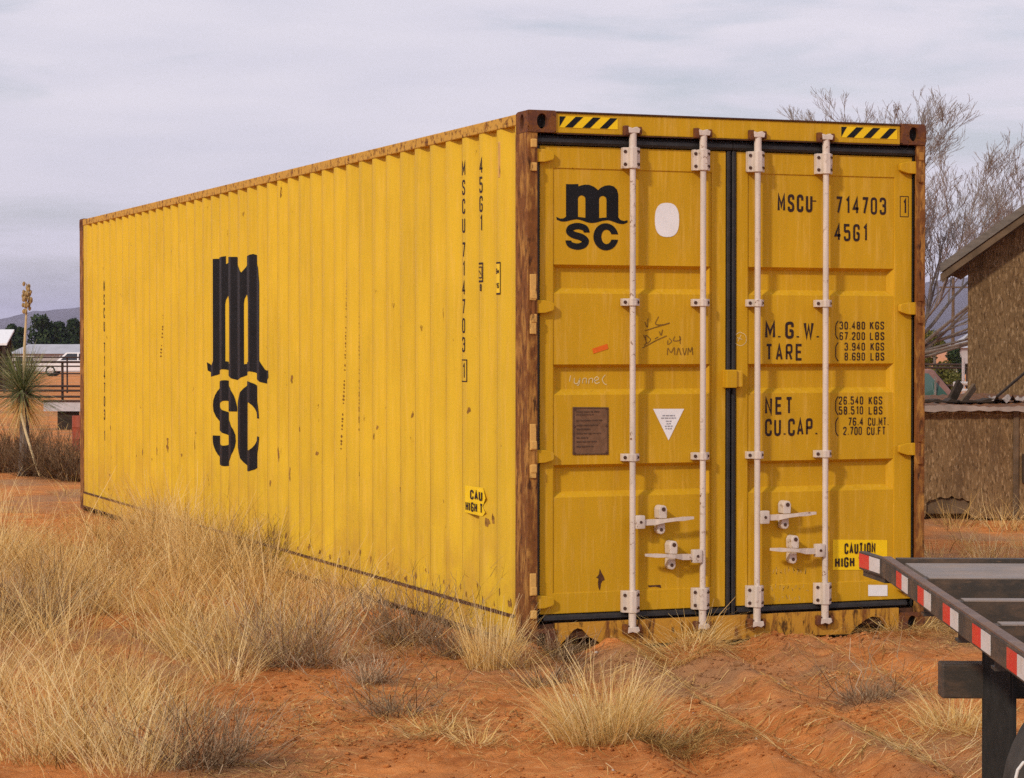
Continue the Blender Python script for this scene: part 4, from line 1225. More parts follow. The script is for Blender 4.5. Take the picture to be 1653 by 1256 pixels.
# --- tall gabled shed
D2 = 26.0; S2 = FPX / D2
p0 = lat((1562 - 826.5) / S2, D2, 0)
shed = empty('gabled_board_shed', (p0[0], p0[1], 0), -YAW - .24)
tag(shed, 'tall gabled shed of weathered strand board with overhanging roof', 'shed')
WD, RS = 3.7, .713
ez = CAM[2] + (555.4 - 438) / S2              # eave underside height
ov_ = (1562 - 1521) / S2
rx = WD / 2; rz_ = ez + RS * (rx + ov_)
zr = lambda x: ez + RS * (min(x, WD - x) + ov_) - .0
for a_, b_ in ((0, 1.21), (1.22, 2.43), (2.44, 3.70)):
    MB().box((a_, 0, -.05), (b_ - .004, .012, 2.50)).build('wall_panel', M_OSB, shed)
m = MB(); m.prism([(0, 2.47), (WD, 2.47), (WD, zr(0) - .02), (rx, rz_ - .02), (0, zr(0) - .02)] if zr(0) - .02 > 2.51 else [(.25, 2.47), (WD - .25, 2.47), (rx, rz_ - .02)], lambda u, v, w_: (u, -.004 + w_, v), .012)
m.build('gable_panel', M_OSB, shed)
for x_ in (0, WD - .012):
    for k in range(2): MB().box((x_, .013 + k * 1.6, -.05), (x_ + .012, .013 + k * 1.6 + 1.59, ez + .1)).build('wall_panel', M_OSB, shed)
MB().box((0, 3.21, -.05), (WD, 3.222, 2.5)).build('wall_panel', M_OSB, shed)
for s_ in (0, 1):
    X_ = (lambda u: u) if s_ == 0 else (lambda u: WD - u)
    def slope_board(name, off0, off1, y0, y1, mat):
        m = MB(); c = math.sqrt(1 + RS * RS)
        m.prism([(-ov_, ez + off0 * c), (rx, rz_ + off0 * c), (rx, rz_ + off1 * c), (-ov_, ez + off1 * c)], lambda u, v, w_: (X_(u), y0 + w_, v), y1 - y0)
        return m.build(name, mat, shed)
    slope_board('roof_deck', .0, .03, -.28, 3.5, M_TRIM2)
    slope_board('roofing', .032, .060, -.30, 3.52, M_TRIM)
    slope_board('rake_trim', -.02, .058, -.335, -.302, M_TRIM)
    slope_board('rake_board', -.095, -.03, -.315, -.285, M_TRIM2)
    slope_board('barge_rafter', -.10, -.002, -.005 - .02, -.006, M_TRIM2)

# ================================================================== BACKGROUND VEHICLES, FENCES, HOUSES
def car_mats():
    g = Mat('green_tinted_glass', .12, 0, .5); g.col((.045, .10, .085, 1))
    g.b.inputs['Coat Weight'].default_value = .6
    return g.m
M_GLASS = car_mats()
M_CARPINK = simple('faded_rose_paint', (.22, .115, .10, 1), .5, var=.2)
M_CARWHITE = simple('white_truck_paint', (.75, .75, .77, 1), .4, var=.08)
M_WINT = simple('dark_truck_glass', (.03, .035, .045, 1), .2, spec=.4)
M_CHROME = simple('dull_chrome', (.55, .52, .50, 1), .35, .8, .5)
def vehicle(root, prof, half, house, inset, wheels, r, paint, glass_segs, M_GLASS):
    """prof: lower body side outline (x,z); house: greenhouse outline narrowing by inset"""
    m = MB(); m.prism(prof, lambda u, v, w_: (u, -half + w_, v), 2 * half)
    m.build('body', paint, root, bevel=.03)
    zlo = min(v for u, v in house); zhi = max(v for u, v in house)
    m = MB(); n = len(house)
    q = lambda v: half - .03 - inset * (v - zlo) / (zhi - zlo)
    m.v += [(u, -q(v), v) for u, v in house] + [(u, q(v), v) for u, v in house]
    m.f += [tuple(range(n))[::-1], tuple(range(n, 2 * n))] + [(k, (k + 1) % n, n + (k + 1) % n, n + k) for k in range(n)]
    m.build('cab', paint, root, bevel=.02)
    for seg in glass_segs:
        for s_ in (-1, 1):
            MB().quad(*[(u, s_ * (q(v) + .004), v) for u, v in seg]).build('side_window', M_GLASS, root)
    # windscreen and rear glass between consecutive outline points flagged by slope
    for (a, b) in ((0, 1), (2, 3)):
        (u0, v0), (u1, v1) = house[a], house[b]
        f = lambda t: (u0 + (u1 - u0) * t, v0 + (v1 - v0) * t)
        dx = .012 * (1 if u0 > u1 else -1) * (1 if a == 0 else -1)
        lo, hi = f(.12), f(.88)
        sgn = -1 if a == 0 else 1
        MB().quad((lo[0] + sgn * .012, -q(lo[1]) + .07, lo[1] + .008), (lo[0] + sgn * .012, q(lo[1]) - .07, lo[1] + .008), (hi[0] + sgn * .012, q(hi[1]) - .07, hi[1] + .008), (hi[0] + sgn * .012, -q(hi[1]) + .07, hi[1] + .008)).build('windscreen', M_GLASS, root)
    for x in wheels:
        for s_ in (-1, 1):
            y0 = s_ * (half - .10)
            t = lathe([(-.10, r * .6), (-.11, r * .8), (-.09, r * .97), (0, r), (.09, r * .97), (.11, r * .8), (.10, r * .6)], y0, x, r, 24).build('tyre', M_RUB, root, smooth=True)
            lathe([(-.10, r * .6), (-.06, r * .45), (-.07, 0.001)] if s_ < 0 else [(.10, r * .6), (.06, r * .45), (.07, .001)], y0, x, r, 20).build('wheel_rim', M_CHROME, root)
# old sedan behind the pen (nose to the right)
D3 = 31.5; S3 = FPX / D3
xA = (1546 - 826.5) / S3
p0 = lat(xA, D3 + .75, 0)
sedan = empty('old_sedan', (p0[0], p0[1], float(gz(p0[0], p0[1]))), -YAW)
tag(sedan, 'old car with rose coloured roof pillars and green tinted glass behind the pen', 'car')
zc_ = lambda py: CAM[2] - (py - 555.4) / S3
vehicle(sedan, [(-3.0, .30), (-3.05, .75), (-2.8, .88), (-.0, .90), (1.25, .82), (1.4, .6), (1.35, .30)], .85,
        [(-2.45, .89), (-1.75, 1.29), (-.52, 1.30), (.02, .90)][:1] + [(-1.75, zc_(597)), (-.30, zc_(597)), (.02, .90)], .16, (-2.2, .65), .31, M_CARPINK,
        [[(-2.1, .94), (-1.62, zc_(597) - .06), (-1.12, zc_(597) - .06), (-1.12, .94)], [(-1.06, .94), (-1.06, zc_(597) - .05), (-.37, zc_(597) - .05), (-.10, .94)]], M_GLASS)
for s_ in (-1,):
    MB().obox((-.30, s_ * .80, 1.08), (.012, 0, 0), (0, .006, 0), (0, 0, .14)).build('vent_bar', M_CHROME, sedan)
# white pickup far behind the pipe fence (nose to the left)
D4 = 165; S4 = FPX / D4
p0 = lat((63 - 826.5) / S4, D4, 0)
truck = empty('white_pickup', (p0[0], p0[1], float(gz(p0[0], p0[1])) + .0), -YAW)
tag(truck, 'white pickup truck parked far behind the pipe fence at left', 'truck')
vehicle(truck, [(.0, .35), (-.02, .75), (.15, .98), (1.45, 1.04), (5.3, 1.04), (5.35, .40)], .92,
        [(1.35, 1.04), (2.0, 1.62), (3.7, 1.62), (3.85, 1.04)], .14, (.95, 4.3), .38, M_CARWHITE,
        [[(1.62, 1.10), (2.08, 1.55), (2.75, 1.55), (2.75, 1.10)], [(2.85, 1.10), (2.85, 1.55), (3.58, 1.55), (3.66, 1.10)]], M_WINT)

M_PIPE = simple('rusty_pipe', (.05, .03, .024, 1), .8, var=.4, scale=3)
M_PIPEW = simple('white_pipe', (.74, .72, .70, 1), .6, var=.1)
def pipe_fence(px0, px1, d, rails, posts, label, r=.028):
    S = FPX / d; q = lat((px0 - 826.5) / S, d, 0); L = (px1 - px0) / S
    g = float(gz(q[0], q[1]))
    root = empty('pipe_fence', (q[0], q[1], g), -YAW); tag(root, label, 'fence', 'pipe fences')
    for z in rails: MB().tube([(0, 0, z - g), (L, 0, z - g)], r, 8).build('rail', M_PIPE, root, smooth=True)
    for px in posts: MB().tube([((px - px0) / S, .06, -.1), ((px - px0) / S, .06, max(rails) - g + .02)], r * 1.15, 8).build('post', M_PIPE, root, smooth=True)
    return root
pipe_fence(-120, 420, 60, (1.20, .60, .49, .34), (-62, 20, 100, 180, 260, 340), 'dark pipe rail fence in front of the white pickup')
pipe_fence(-120, 420, 92, (1.14, .80, .52), (-95, 6, 108, 210, 310), 'second thinner pipe fence farther back behind the first')
pipe_fence(1380, 1700, 62, (1.12, 1.04, .58), (1400, 1480, 1562, 1640), 'dark pipe rail fence between the container and the tall shed')
q = at(1555, 600, 55); g = float(gz(q[0], q[1]))
tag(MB().tube([(q[0], q[1], g - .05), (q[0], q[1], CAM[2] - (578 - 555.4) * 55 / FPX)], .035, 8).build('white_post', M_PIPEW, smooth=True), 'thin white post standing left of the tall shed wall', 'post')
qa, qb = lat((1540 - 826.5) / FPX * 54, 54, 0), lat((1640 - 826.5) / FPX * 54, 54, 0)
zz = CAM[2] - (619 - 555.4) * 54 / FPX; g = float(gz(qa[0], qa[1]))
cb = empty('white_gate', (qa[0], qa[1], g), -YAW); tag(cb, 'white pipe gate lying low behind the pen and the shed', 'gate')
L = np.linalg.norm(qb - qa)
for z in (zz - g, zz - g - .16): MB().tube([(0, 0, z), (L, 0, z)], .04, 8).build('gate_rail', M_PIPEW, cb)
for x in (.02, L): MB().tube([(x, .05, 0), (x, .05, zz - g + .03)], .03, 8).build('gate_post', M_PIPEW, cb)

M_HROOF = simple('grey_metal_roof', (.40, .40, .44, 1), .6, var=.15, scale=1)
M_HWALL = simple('pale_siding', (.40, .38, .38, 1), .8, var=.12, scale=1)
M_WIN = simple('dark_window', (.06, .06, .07, 1), .2, spec=.5)
def house(px0, L, Wd, hw, hr, d, label, name='low_house', wins=()):
    S = FPX / d; q = lat((px0 - 826.5) / S, d, 0); g = float(gz(q[0], q[1]))
    root = empty(name, (q[0], q[1], g), -YAW); tag(root, label, 'house')
    MB().box((.3, 0, -.2), (L - .3, Wd, hw)).build('wall', M_HWALL, root)
    hip = min(Wd / 2, 1.2); o_ = .3
    m = MB(); A = [(0, -o_, hw), (L, -o_, hw), (L, Wd + o_, hw), (0, Wd + o_, hw)]; R0, R1 = (hip, Wd / 2, hr), (L - hip, Wd / 2, hr)
    m.quad(A[0], A[1], R1, R0); m.quad(A[2], A[3], R0, R1); m.quad(A[3], A[0], R0); m.quad(A[1], A[2], R1); m.quad(*A[::-1])
    m.build('roof', M_HROOF, root)
    for (x, z0, w_, h_) in wins:
        f = MB().box((x - .08, -.05, z0 - .08), (x + w_ + .08, -.01, z0 + h_ + .08)).build('window', M_CARWHITE, root)
        MB().box((x, -.07, z0), (x + w_, -.055, z0 + h_)).build('pane', M_WIN, f)
house(14, 17, 5, 1.55, 2.35, 205, 'long low house with grey roof behind the white pickup', wins=((.6, .7, .6, .6), (1.5, .7, .6, .6), (4.4, .8, .9, .6), (7.6, .8, .9, .6)))
house(1546, 7, 5, 2.0, 3.1, 190, 'small white roofed house peeking out left of the tall shed', 'far_house', ((2, .8, .7, .7),))
# open shelter at the left edge
d = 100; S = FPX / d; q = lat((-120 - 826.5) / S, d, 0); g = float(gz(q[0], q[1]))
sh = empty('open_shelter', (q[0], q[1], g), -YAW); tag(sh, 'open livestock shelter with white metal roof at the left edge', 'shelter')
Lx = 131 / S; z1_ = CAM[2] + (555 - 531) / S - g; z0_ = CAM[2] + (555 - 554) / S - g
m = MB(); m.quad((0, 0, z0_), (Lx, 0, z0_), (Lx - .1, 2.0, z1_), (0, 2.0, z1_)); m.quad((0, 0, z0_ - .08), (Lx, 0, z0_ - .08), (Lx, 0, z0_), (0, 0, z0_)); m.quad((Lx, 0, z0_ - .08), (Lx - .1, 2.0, z1_ - .08), (Lx - .1, 2, z1_), (Lx, 0, z0_)); m.build('roof', M_CARWHITE, sh, fix=False)
MB().box((.1, 1.9, 0), (Lx - .2, 1.95, z1_ - .1)).build('back_wall', M_DARKW, sh)
for x in (.2, 1.6, Lx - .15): MB().box((x - .06, .1, -.1), (x + .06, .22, z0_ - .08)).build('post', M_DARKW, sh)
# white trough on wooden blocks, red drum
M_TROUGH = simple('dusty_white_trough', (.50, .48, .50, 1), .6, var=.15)
M_RED = simple('faded_red_paint', (.27, .05, .018, 1), .6, var=.25)
d = 47.; S = FPX / d; q = lat((70 - 826.5) / S, d, 0)
zt_, zb_ = CAM[2] - (648 - 555.4) / S, CAM[2] - (664 - 555.4) / S
g = float(gz(q[0], q[1]))
tr = empty('white_trough', (q[0], q[1], zb_), -YAW); tag(tr, 'long white trough left of the container on dark wooden blocks', 'trough')
m = MB(); H_ = zt_ - zb_; m.box((0, 0, 0), (1.6, .03, H_)); m.box((0, .57, 0), (1.6, .6, H_)); m.box((0, .031, 0), (.03, .569, H_)); m.box((1.57, .031, 0), (1.6, .569, H_)); m.box((.031, .031, .0), (1.569, .569, .03)); m.build('basin', M_TROUGH, tr)
MB().tube([(0, -.015, H_ + .01), (1.6, -.015, H_ + .01)], .018, 6).build('rim_pipe', M_PIPE, tr)
for x, nm in ((.25, 'dark wooden block under the left end of the white trough'), (1.15, 'dark wooden block under the right end of the white trough')):
    p_ = lat((70 - 826.5) / S + x, d + .1, 0)
    b = MB().bbox((0, 0, 0), (.36, .4, zb_ - g - .002), .01).build('wood_block', M_DARKW)
    b.location = (p_[0], p_[1], g); b.rotation_euler = (0, 0, -YAW); tag(b, nm, 'block')
d = 37.; S = FPX / d; q = lat((131 - 826.5) / S, d, 0); g = float(gz(q[0], q[1]))
hz_ = CAM[2] - (671 - 555.4) / S - g
dm = lathe([(0, .001), (0, .13), (.01, .14), (hz_ * .33, .14), (hz_ * .34, .146), (hz_ * .36, .14), (hz_ * .66, .14), (hz_ * .67, .146), (hz_ * .69, .14), (hz_ - .01, .14), (hz_, .135), (hz_ - .015, .12), (hz_ - .015, .001)], 0, 0, 0, 24)
dm.v = [(x, z, y) for x, y, z in dm.v]
dm = dm.build('red_drum', M_RED, smooth=True); dm.location = (q[0], q[1], g); tag(dm, 'faded red drum half hidden by the far container post', 'drum')
# utility pole
d = 150.; S = FPX / d; q = lat((1538 - 826.5) / S, d, 0); g = float(gz(q[0], q[1]))
up_ = empty('utility_pole', (q[0], q[1], g)); tag(up_, 'bare wooden utility pole in front of the mountain at right', 'pole')
ht = CAM[2] + (555 - 448) / S - g
MB().tube([(0, 0, -.2), (0, 0, ht * .5), (.02, 0, ht)], [.12, .105, .085], 9).build('pole', M_TRIM2, up_, smooth=True)
MB().obox((0, -.10, ht - .6), (RGT[0] * .9, RGT[1] * .9, 0), (_s * .04, _c * .04, 0), (0, 0, .05)).build('crossarm', M_TRIM2, up_)

# ================================================================== VEGETATION
def leaf_mat(name, stops, trans=.3, rough=.85):
    """colour from the per-blade tint"""
    M = Mat(name, rough, 0, .12)
    a = M.n('ShaderNodeAttribute'); a.attribute_name = 'tint'
    c = M.ramp(a.outputs['Fac'], *stops)
    M.col(c)
    if trans:
        tr_ = M.n('ShaderNodeBsdfTranslucent'); M.l(c, tr_.inputs['Color'])
        mx_ = M.n('ShaderNodeMixShader'); mx_.inputs[0].default_value = trans
        M.l(M.b.outputs[0], mx_.inputs[1]); M.l(tr_.outputs[0], mx_.inputs[2])
        M.l(mx_.outputs[0], M.t.nodes['Material Output'].inputs['Surface'])
    return M.m
M_GRASS = leaf_mat('dry_golden_grass', ((0, (.17, .095, .03, 1)), (.3, (.52, .33, .11, 1)), (.6, (.82, .57, .20, 1)), (1, (.95, .78, .42, 1))), .45)
M_TWIG = leaf_mat('grey_dead_twigs', ((0, (.10, .058, .030, 1)), (.5, (.32, .215, .125, 1)), (1, (.60, .46, .30, 1))), 0)
M_BRUSH = leaf_mat('brown_brush', ((0, (.07, .04, .022, 1)), (.5, (.17, .10, .05, 1)), (1, (.30, .20, .11, 1))), .1)
M_YUC = leaf_mat('yucca_blades', ((0, (.055, .075, .025, 1)), (.5, (.155, .185, .07, 1)), (.8, (.32, .32, .15, 1)), (1, (.50, .44, .26, 1))), .15)
M_PINE = leaf_mat('pine_needles', ((0, (.012, .022, .010, 1)), (.6, (.030, .050, .018, 1)), (1, (.06, .08, .03, 1))), .1)
M_OLIVE = leaf_mat('olive_leaves', ((0, (.06, .065, .015, 1)), (.6, (.13, .13, .03, 1)), (1, (.24, .20, .06, 1))), .2)
M_TWIGB = simple('skylit_twig_bark', (.28, .24, .215, 1), .95, var=.3, scale=8)  # bark paled to put the sky's light into the crown twigs
M_BARK = simple('grey_bark', (.165, .135, .115, 1), .95, var=.4, scale=12)

def ribbons(P, wd, tint, taper=.25):
    """P (N,K,3) centre lines -> flat strips; returns V,F,attr"""
    N, K, _ = P.shape
    t = np.gradient(P, axis=1)
    side = np.cross(t, np.array([0, 0, 1.0]))
    ln = np.linalg.norm(side, axis=-1, keepdims=True)
    az = rng.uniform(0, 2 * np.pi, N)
    rnd = np.stack([np.cos(az), np.sin(az), np.zeros(N)], -1)[:, None, :]
    side = np.where(ln > .15 * np.linalg.norm(t, axis=-1, keepdims=True), side / np.maximum(ln, 1e-9), rnd)
    side = side * .5 + rnd * .7
    side /= np.linalg.norm(side, axis=-1, keepdims=True)
    prof = np.linspace(1, taper, K)[None, :, None] * np.asarray(wd)[:, None, None] / 2
    V = np.stack([P - side * prof, P + side * prof], 2).reshape(-1, 3)
    b = (np.arange(N) * K * 2)[:, None] + (np.arange(K - 1) * 2)[None]
    Fq = np.stack([b, b + 1, b + 3, b + 2], -1).reshape(-1, 4)
    return V, Fq, np.repeat(np.asarray(tint), K * 2)
def blades(base, h, lean, az, droop, wd, tint, K=4, hug=False):
    N = len(base); s = np.linspace(0, 1, K)[None]
    dirv = np.stack([np.cos(az), np.sin(az)], -1)
    out_ = (np.sin(lean)[:, None] * s + droop[:, None] * s ** 2.2) * h[:, None]
    upz = (np.cos(lean)[:, None] * s - .45 * droop[:, None] * s ** 2.6) * h[:, None]
    P = np.zeros((N, K, 3))
    P[..., :2] = base[:, None, :2] + dirv[:, None, :] * out_[..., None]
    P[..., 2] = base[:, None, 2] + np.maximum(upz, .004)
    kink = rng.normal(0, .026, (N, K, 3)) * h[:, None, None]; kink[:, 0] = 0
    brk = (rng.uniform(0, 1, N) < .16)[:, None]; P[..., 2] = np.where(brk & (s > .6), P[..., 2] - (s - .6) * h[:, None] * 1.1, P[..., 2])
    P = P + kink * s[..., None]
    if hug: P[..., 2] = np.maximum(P[..., 2], gz(P[..., 0], P[..., 1]) + rng.uniform(.004, .03, N)[:, None])
    return ribbons(P, wd, tint)
def merge(parts):
    V = []; Fc = []; A = []; n = 0
    for v, f, a in parts: V.append(v); Fc.append(f + n); A.append(a); n += len(v)
    return np.concatenate(V), np.concatenate(Fc), np.concatenate(A)
def tuft(cx, cy, n, r, h, lean=.35, tint=(.45, .25), wd=.0035, droop=.25, flop=.0):
    """one bunch of grass round (cx,cy)"""
    n = max(6, int(n * .95))
    a = rng.uniform(0, 2 * np.pi, n); q = r * np.sqrt(rng.uniform(0, 1, n))
    b = np.zeros((n, 3)); b[:, 0] = cx + np.cos(a) * q; b[:, 1] = cy + np.sin(a) * q
    b[:, 2] = gz(b[:, 0], b[:, 1]) - .01
    az = a + rng.normal(0, .6, n)
    ln = np.abs(rng.normal(lean * (.35 + q / r), .16, n))
    hh = h * rng.uniform(.45, 1.08, n)
    fl = rng.uniform(0, 1, n) < flop
    ln = np.where(fl, rng.uniform(1.05, 1.5, n), ln)
    sk = (rng.uniform(0, 1, n) < .10) & ~fl      # stout pale stalks
    hh = np.where(sk, hh * 1.15, hh); tint = (tint[0], tint[1])
    return blades(b, hh, ln, az, np.abs(rng.normal(droop, .18, n)) * np.where(sk, .5, 1), wd * np.where(sk, 1.9, 1.15) * rng.uniform(.5, 1.5, n), np.clip(rng.normal(tint[0], tint[1] * 1.35, n) - fl * .1 + sk * .28, 0, 1), hug=flop > .15)
def twigbush(cx, cy, n, r, h, wd=.004, tint=(.5, .25), z=None):
    a = rng.uniform(0, 2 * np.pi, n); q = r * .25 * np.sqrt(rng.uniform(0, 1, n))
    b = np.zeros((n, 3)); b[:, 0] = cx + np.cos(a) * q; b[:, 1] = cy + np.sin(a) * q
    b[:, 2] = gz(b[:, 0], b[:, 1]) - .01
    K = 5; s = np.linspace(0, 1, K)[None]
    ln = rng.uniform(.3, 1.5, n); hh = np.where(ln > .9, r, h) * rng.uniform(.6, 1.1, n)
    P = np.zeros((n, K, 3)); az = a + rng.normal(0, .5, n)
    P[..., 0] = b[:, None, 0] + np.cos(az)[:, None] * np.sin(ln)[:, None] * s * hh[:, None]
    P[..., 1] = b[:, None, 1] + np.sin(az)[:, None] * np.sin(ln)[:, None] * s * hh[:, None]
    P[..., 2] = b[:, None, 2] + (np.cos(ln)[:, None] * s + .15 * s ** 2) * hh[:, None]
    P[:, 1:] += rng.normal(0, .05, (n, K - 1, 3)) * hh[:, None, None] * 1.3
    parts = [ribbons(P, wd * rng.uniform(.7, 1.5, n), np.clip(rng.normal(*tint, n), 0, 1), .5)]
    # side twigs
    m_ = n * 6; i = rng.integers(0, n, m_); k = rng.integers(1, K, m_)
    st = P[i, k]; dr = P[i, k] - P[i, k - 1]; dr /= np.linalg.norm(dr, axis=-1, keepdims=True) + 1e-9
    dr = dr + rng.normal(0, 1.0, (m_, 3)); dr[:, 2] += .1; dr /= np.linalg.norm(dr, axis=-1, keepdims=True)
    L = h * rng.uniform(.12, .38, m_); s2 = np.linspace(0, 1, 3)[None, :, None]
    Q = st[:, None] + dr[:, None] * s2 * L[:, None, None] + rng.normal(0, .02, (m_, 3, 3)) * s2 * h
    parts.append(ribbons(Q, wd * .6 * rng.uniform(.6, 1.3, m_), np.clip(rng.normal(tint[0] + .08, tint[1], m_), 0, 1), .4))
    v, f, t = merge([(p[0], p[1], p[2]) for p in parts])
    return v, f, t
def inpoly(x, y, poly):
    r = np.zeros(len(x), bool); n = len(poly)
    for i in range(n):
        x0, y0 = poly[i]; x1, y1 = poly[(i + 1) % n]
        c = ((y0 > y) != (y1 > y)) & (x < (x1 - x0) * (y - y0) / (y1 - y0 + 1e-12) + x0)
        r ^= c
    return r
def sample(poly_px, per_m2):
    """points spread evenly over a patch of ground"""
    P = np.array([on_g(*p)[:2] for p in poly_px])
    lo, hi = P.min(0), P.max(0); n = int(per_m2 * np.prod(hi - lo))
    q = rng.uniform(lo, hi, (n, 2)); k = inpoly(q[:, 0], q[:, 1], P)
    q = q[k]
    ins = (q[:, 0] > -.03) & (q[:, 0] < CW + .03) & (q[:, 1] > -.03) & (q[:, 1] < CL + .03)
    return q[~ins]
def put(name, parts, mat, label, cat=None, group=None, kind=None, loc=None):
    v, f, a = merge(parts)
    if loc is not None: v = v - np.array(loc)
    o = fast_mesh(name, v, f, mat, None, attr=a)
    if loc is not None: o.location = loc
    return tag(o, label, cat, group, kind)

# ---- the grass field (uncountable)
field = []
def zone(poly, per, n, r, h, lean, tint, wd=.0036, droop=.25, flop=.03):
    for x, y in sample(poly, per):
        k = rng.uniform(.65, 1.25); tt = tint[0] + rng.normal(0, .19) - .03
        field.append(tuft(x, y, int(n * rng.uniform(.5, 1.4)), r * k, h * k, lean, (tt, tint[1]), wd, droop, flop))
# tall golden stand along the container side and out to the left
zone([(-60, 905), (60, 872), (190, 852), (270, 862), (360, 890), (440, 922), (520, 950), (585, 985), (600, 1040), (520, 1085), (380, 1110), (220, 1075), (-60, 1040)], 8.5, 90, .15, .45, .48, (.56, .22))
zone([(215, 850), (330, 872), (450, 918), (470, 985), (330, 960), (240, 900)], 6, 90, .14, .58, .34, (.64, .2))
zone([(-60, 1090), (90, 1080), (230, 1110), (300, 1180), (250, 1275), (-60, 1275)], 10, 105, .15, .38, .5, (.58, .22), .0030)
zone([(-60, 1040), (240, 1070), (260, 1130), (-60, 1100)], 6, 60, .16, .26, .7, (.28, .2), .0034, .35, .2)
zone([(560, 985), (660, 985), (760, 990), (850, 1015), (870, 1050), (700, 1075), (570, 1080)], 8, 60, .14, .24, .7, (.25, .2), .0034, .35, .2)
zone([(400, 930), (560, 962), (700, 985), (840, 1012), (845, 1030), (700, 1015), (560, 1000), (420, 955)], 7, 45, .12, .33, .3, (.52, .24), .0034, .3)
zone([(240, 1090), (420, 1110), (600, 1090), (640, 1110), (420, 1150), (330, 1200), (250, 1160)], 5, 40, .14, .18, .75, (.32, .2), .0032, .35, .25)
# thin stalks on the bare ground far left
zone([(-40, 800), (125, 800), (180, 845), (60, 868), (-40, 880)], 1.3, 22, .10, .50, .25, (.62, .2), .0036)
zone([(-40, 775), (125, 768), (130, 800), (-40, 810)], 1.2, 20, .12, .22, .6, (.45, .2), .0045)
# sparse grass on the red ground, foreground
zone([(560, 1110), (900, 1090), (1180, 1060), (1500, 1040), (1540, 1150), (1300, 1262), (560, 1262)], 1.1, 26, .14, .11, .8, (.45, .22), .0030, .35, .3)
zone([(1330, 1180), (1470, 1170), (1600, 1150), (1660, 1170), (1660, 1265), (1380, 1265)], 6, 70, .18, .20, .85, (.58, .2), .0030, .35, .35)
zone([(560, 1075), (780, 1062), (1010, 1060), (960, 1130), (720, 1165), (560, 1150)], 7, 40, .17, .10, 1.1, (.16, .16), .0034, .3, .75)
zone([(1330, 1090), (1450, 1085), (1480, 1150), (1380, 1165)], 9, 45, .17, .09, 1.1, (.16, .16), .0034, .3, .75)
zone([(1050, 1180), (1160, 1170), (1180, 1262), (1040, 1262)], 8, 40, .15, .10, 1.1, (.2, .18), .0032, .3, .7)
zone([(280, 1200), (560, 1190), (640, 1262), (250, 1262)], 6, 42, .17, .11, 1.1, (.18, .18), .0034, .3, .75)
# dry grass behind the trailer, in front of the pen
zone([(1488, 845), (1680, 840), (1690, 930), (1480, 960)], 5, 55, .16, .30, .45, (.50, .22), .0042)
zone([(1430, 990), (1540, 965), (1640, 990), (1600, 1050), (1440, 1035)], 9, 60, .17, .14, .95, (.40, .22), .0034, .4, .4)
zone([(1120, 1085), (1500, 1060), (1530, 1120), (1200, 1150)], 1.6, 28, .14, .09, .9, (.38, .2), .0030, .35, .4)
# far pasture beyond the container
zone([(-60, 690), (140, 690), (140, 755), (-60, 760)], .25, 16, .2, .3, .6, (.5, .2), .008)
o = put('dry_grass', field, M_GRASS, 'dry golden bunch grass growing over the red ground', kind='stuff')

# ---- single bunches that stand out
def bunch(px, py, n, r, h, lean, tint, label, wd=.0033, droop=.25, flop=.06, extra=None):
    p = on_g(px, py); loc = (p[0], p[1], float(gz(p[0], p[1])))
    parts = [tuft(p[0], p[1], n, r, h, lean, tint, wd, droop, flop)]
    if extra: parts += [tuft(p[0] + dx, p[1] + dy, n2, r2, h2, l2, t2, wd, .35, f2) for dx, dy, n2, r2, h2, l2, t2, f2 in extra]
    put('grass_bunch', parts, M_GRASS, label, 'grass', 'single grass bunches', loc=loc)
bunch(978, 1205, 900, .17, .36, .42, (.62, .2), 'large golden grass bunch in the centre foreground', extra=[(.22, -.02, 500, .16, .24, .9, (.35, .22), .35), (.34, -.12, 380, .18, .20, 1.1, (.30, .2), .6), (-.12, .0, 260, .12, .22, .6, (.55, .2), .1)])
bunch(792, 1078, 420, .12, .36, .25, (.66, .18), 'upright pale grass bunch in front of the near corner post', droop=.15, extra=[(.12, .02, 160, .12, .22, .6, (.35, .2), .2)])
bunch(705, 1198, 300, .14, .17, .8, (.52, .2), 'small flattened grass bunch left of the large foreground bunch', flop=.35, extra=[(.05, -.3, 160, .1, .12, .6, (.6, .2), .2)])
bunch(1548, 1178, 420, .16, .24, .6, (.6, .18), 'grass bunch beside the trailer mud flap', flop=.15)
bunch(1115, 1056, 800, .20, .27, .85, (.60, .2), 'heap of dry straw against the container door sill', wd=.0036, flop=.6)
bunch(858, 1044, 520, .14, .30, .75, (.56, .22), 'bent straw curling over the foot of the rusty post', wd=.004, droop=.55, flop=.3)
bunch(1455, 1022, 900, .30, .22, .95, (.46, .2), 'flattened straw heap at the right foot of the container', flop=.7)
bunch(840, 1000, 150, .06, .42, .14, (.7, .15), 'few tall stalks rising beside the foot of the container corner', droop=.1)

# ---- dead grey bushes
def deadbush(px, py, n, r, h, label, mat=None, wd=.004, tint=(.5, .25), cat='bush'):
    p = on_g(px, py); loc = (p[0], p[1], float(gz(p[0], p[1])))
    put('dead_bush', [twigbush(p[0], p[1], n, r, h, wd, tint)], mat or M_TWIG, label, cat, 'dead bushes', loc=loc)
deadbush(600, 1106, 130, .17, .15, 'small pale grey weed on the red dirt left of centre', tint=(.62, .25))
deadbush(470, 1078, 260, .50, .34, 'wide grey tumbled weed under the container side')
deadbush(660, 1040, 260, .48, .34, 'dark grey weed between the grass and the near corner', tint=(.36, .22))
deadbush(735, 1060, 160, .32, .20, 'low dark weed beside the upright pale grass bunch', tint=(.3, .2))
deadbush(40, 1015, 240, .55, .36, 'dark grey tumbled weed in the grass at the left edge', tint=(.34, .22))
deadbush(330, 1246, 260, .42, .26, 'grey tangled weed at the bottom left of the picture', tint=(.42, .24))
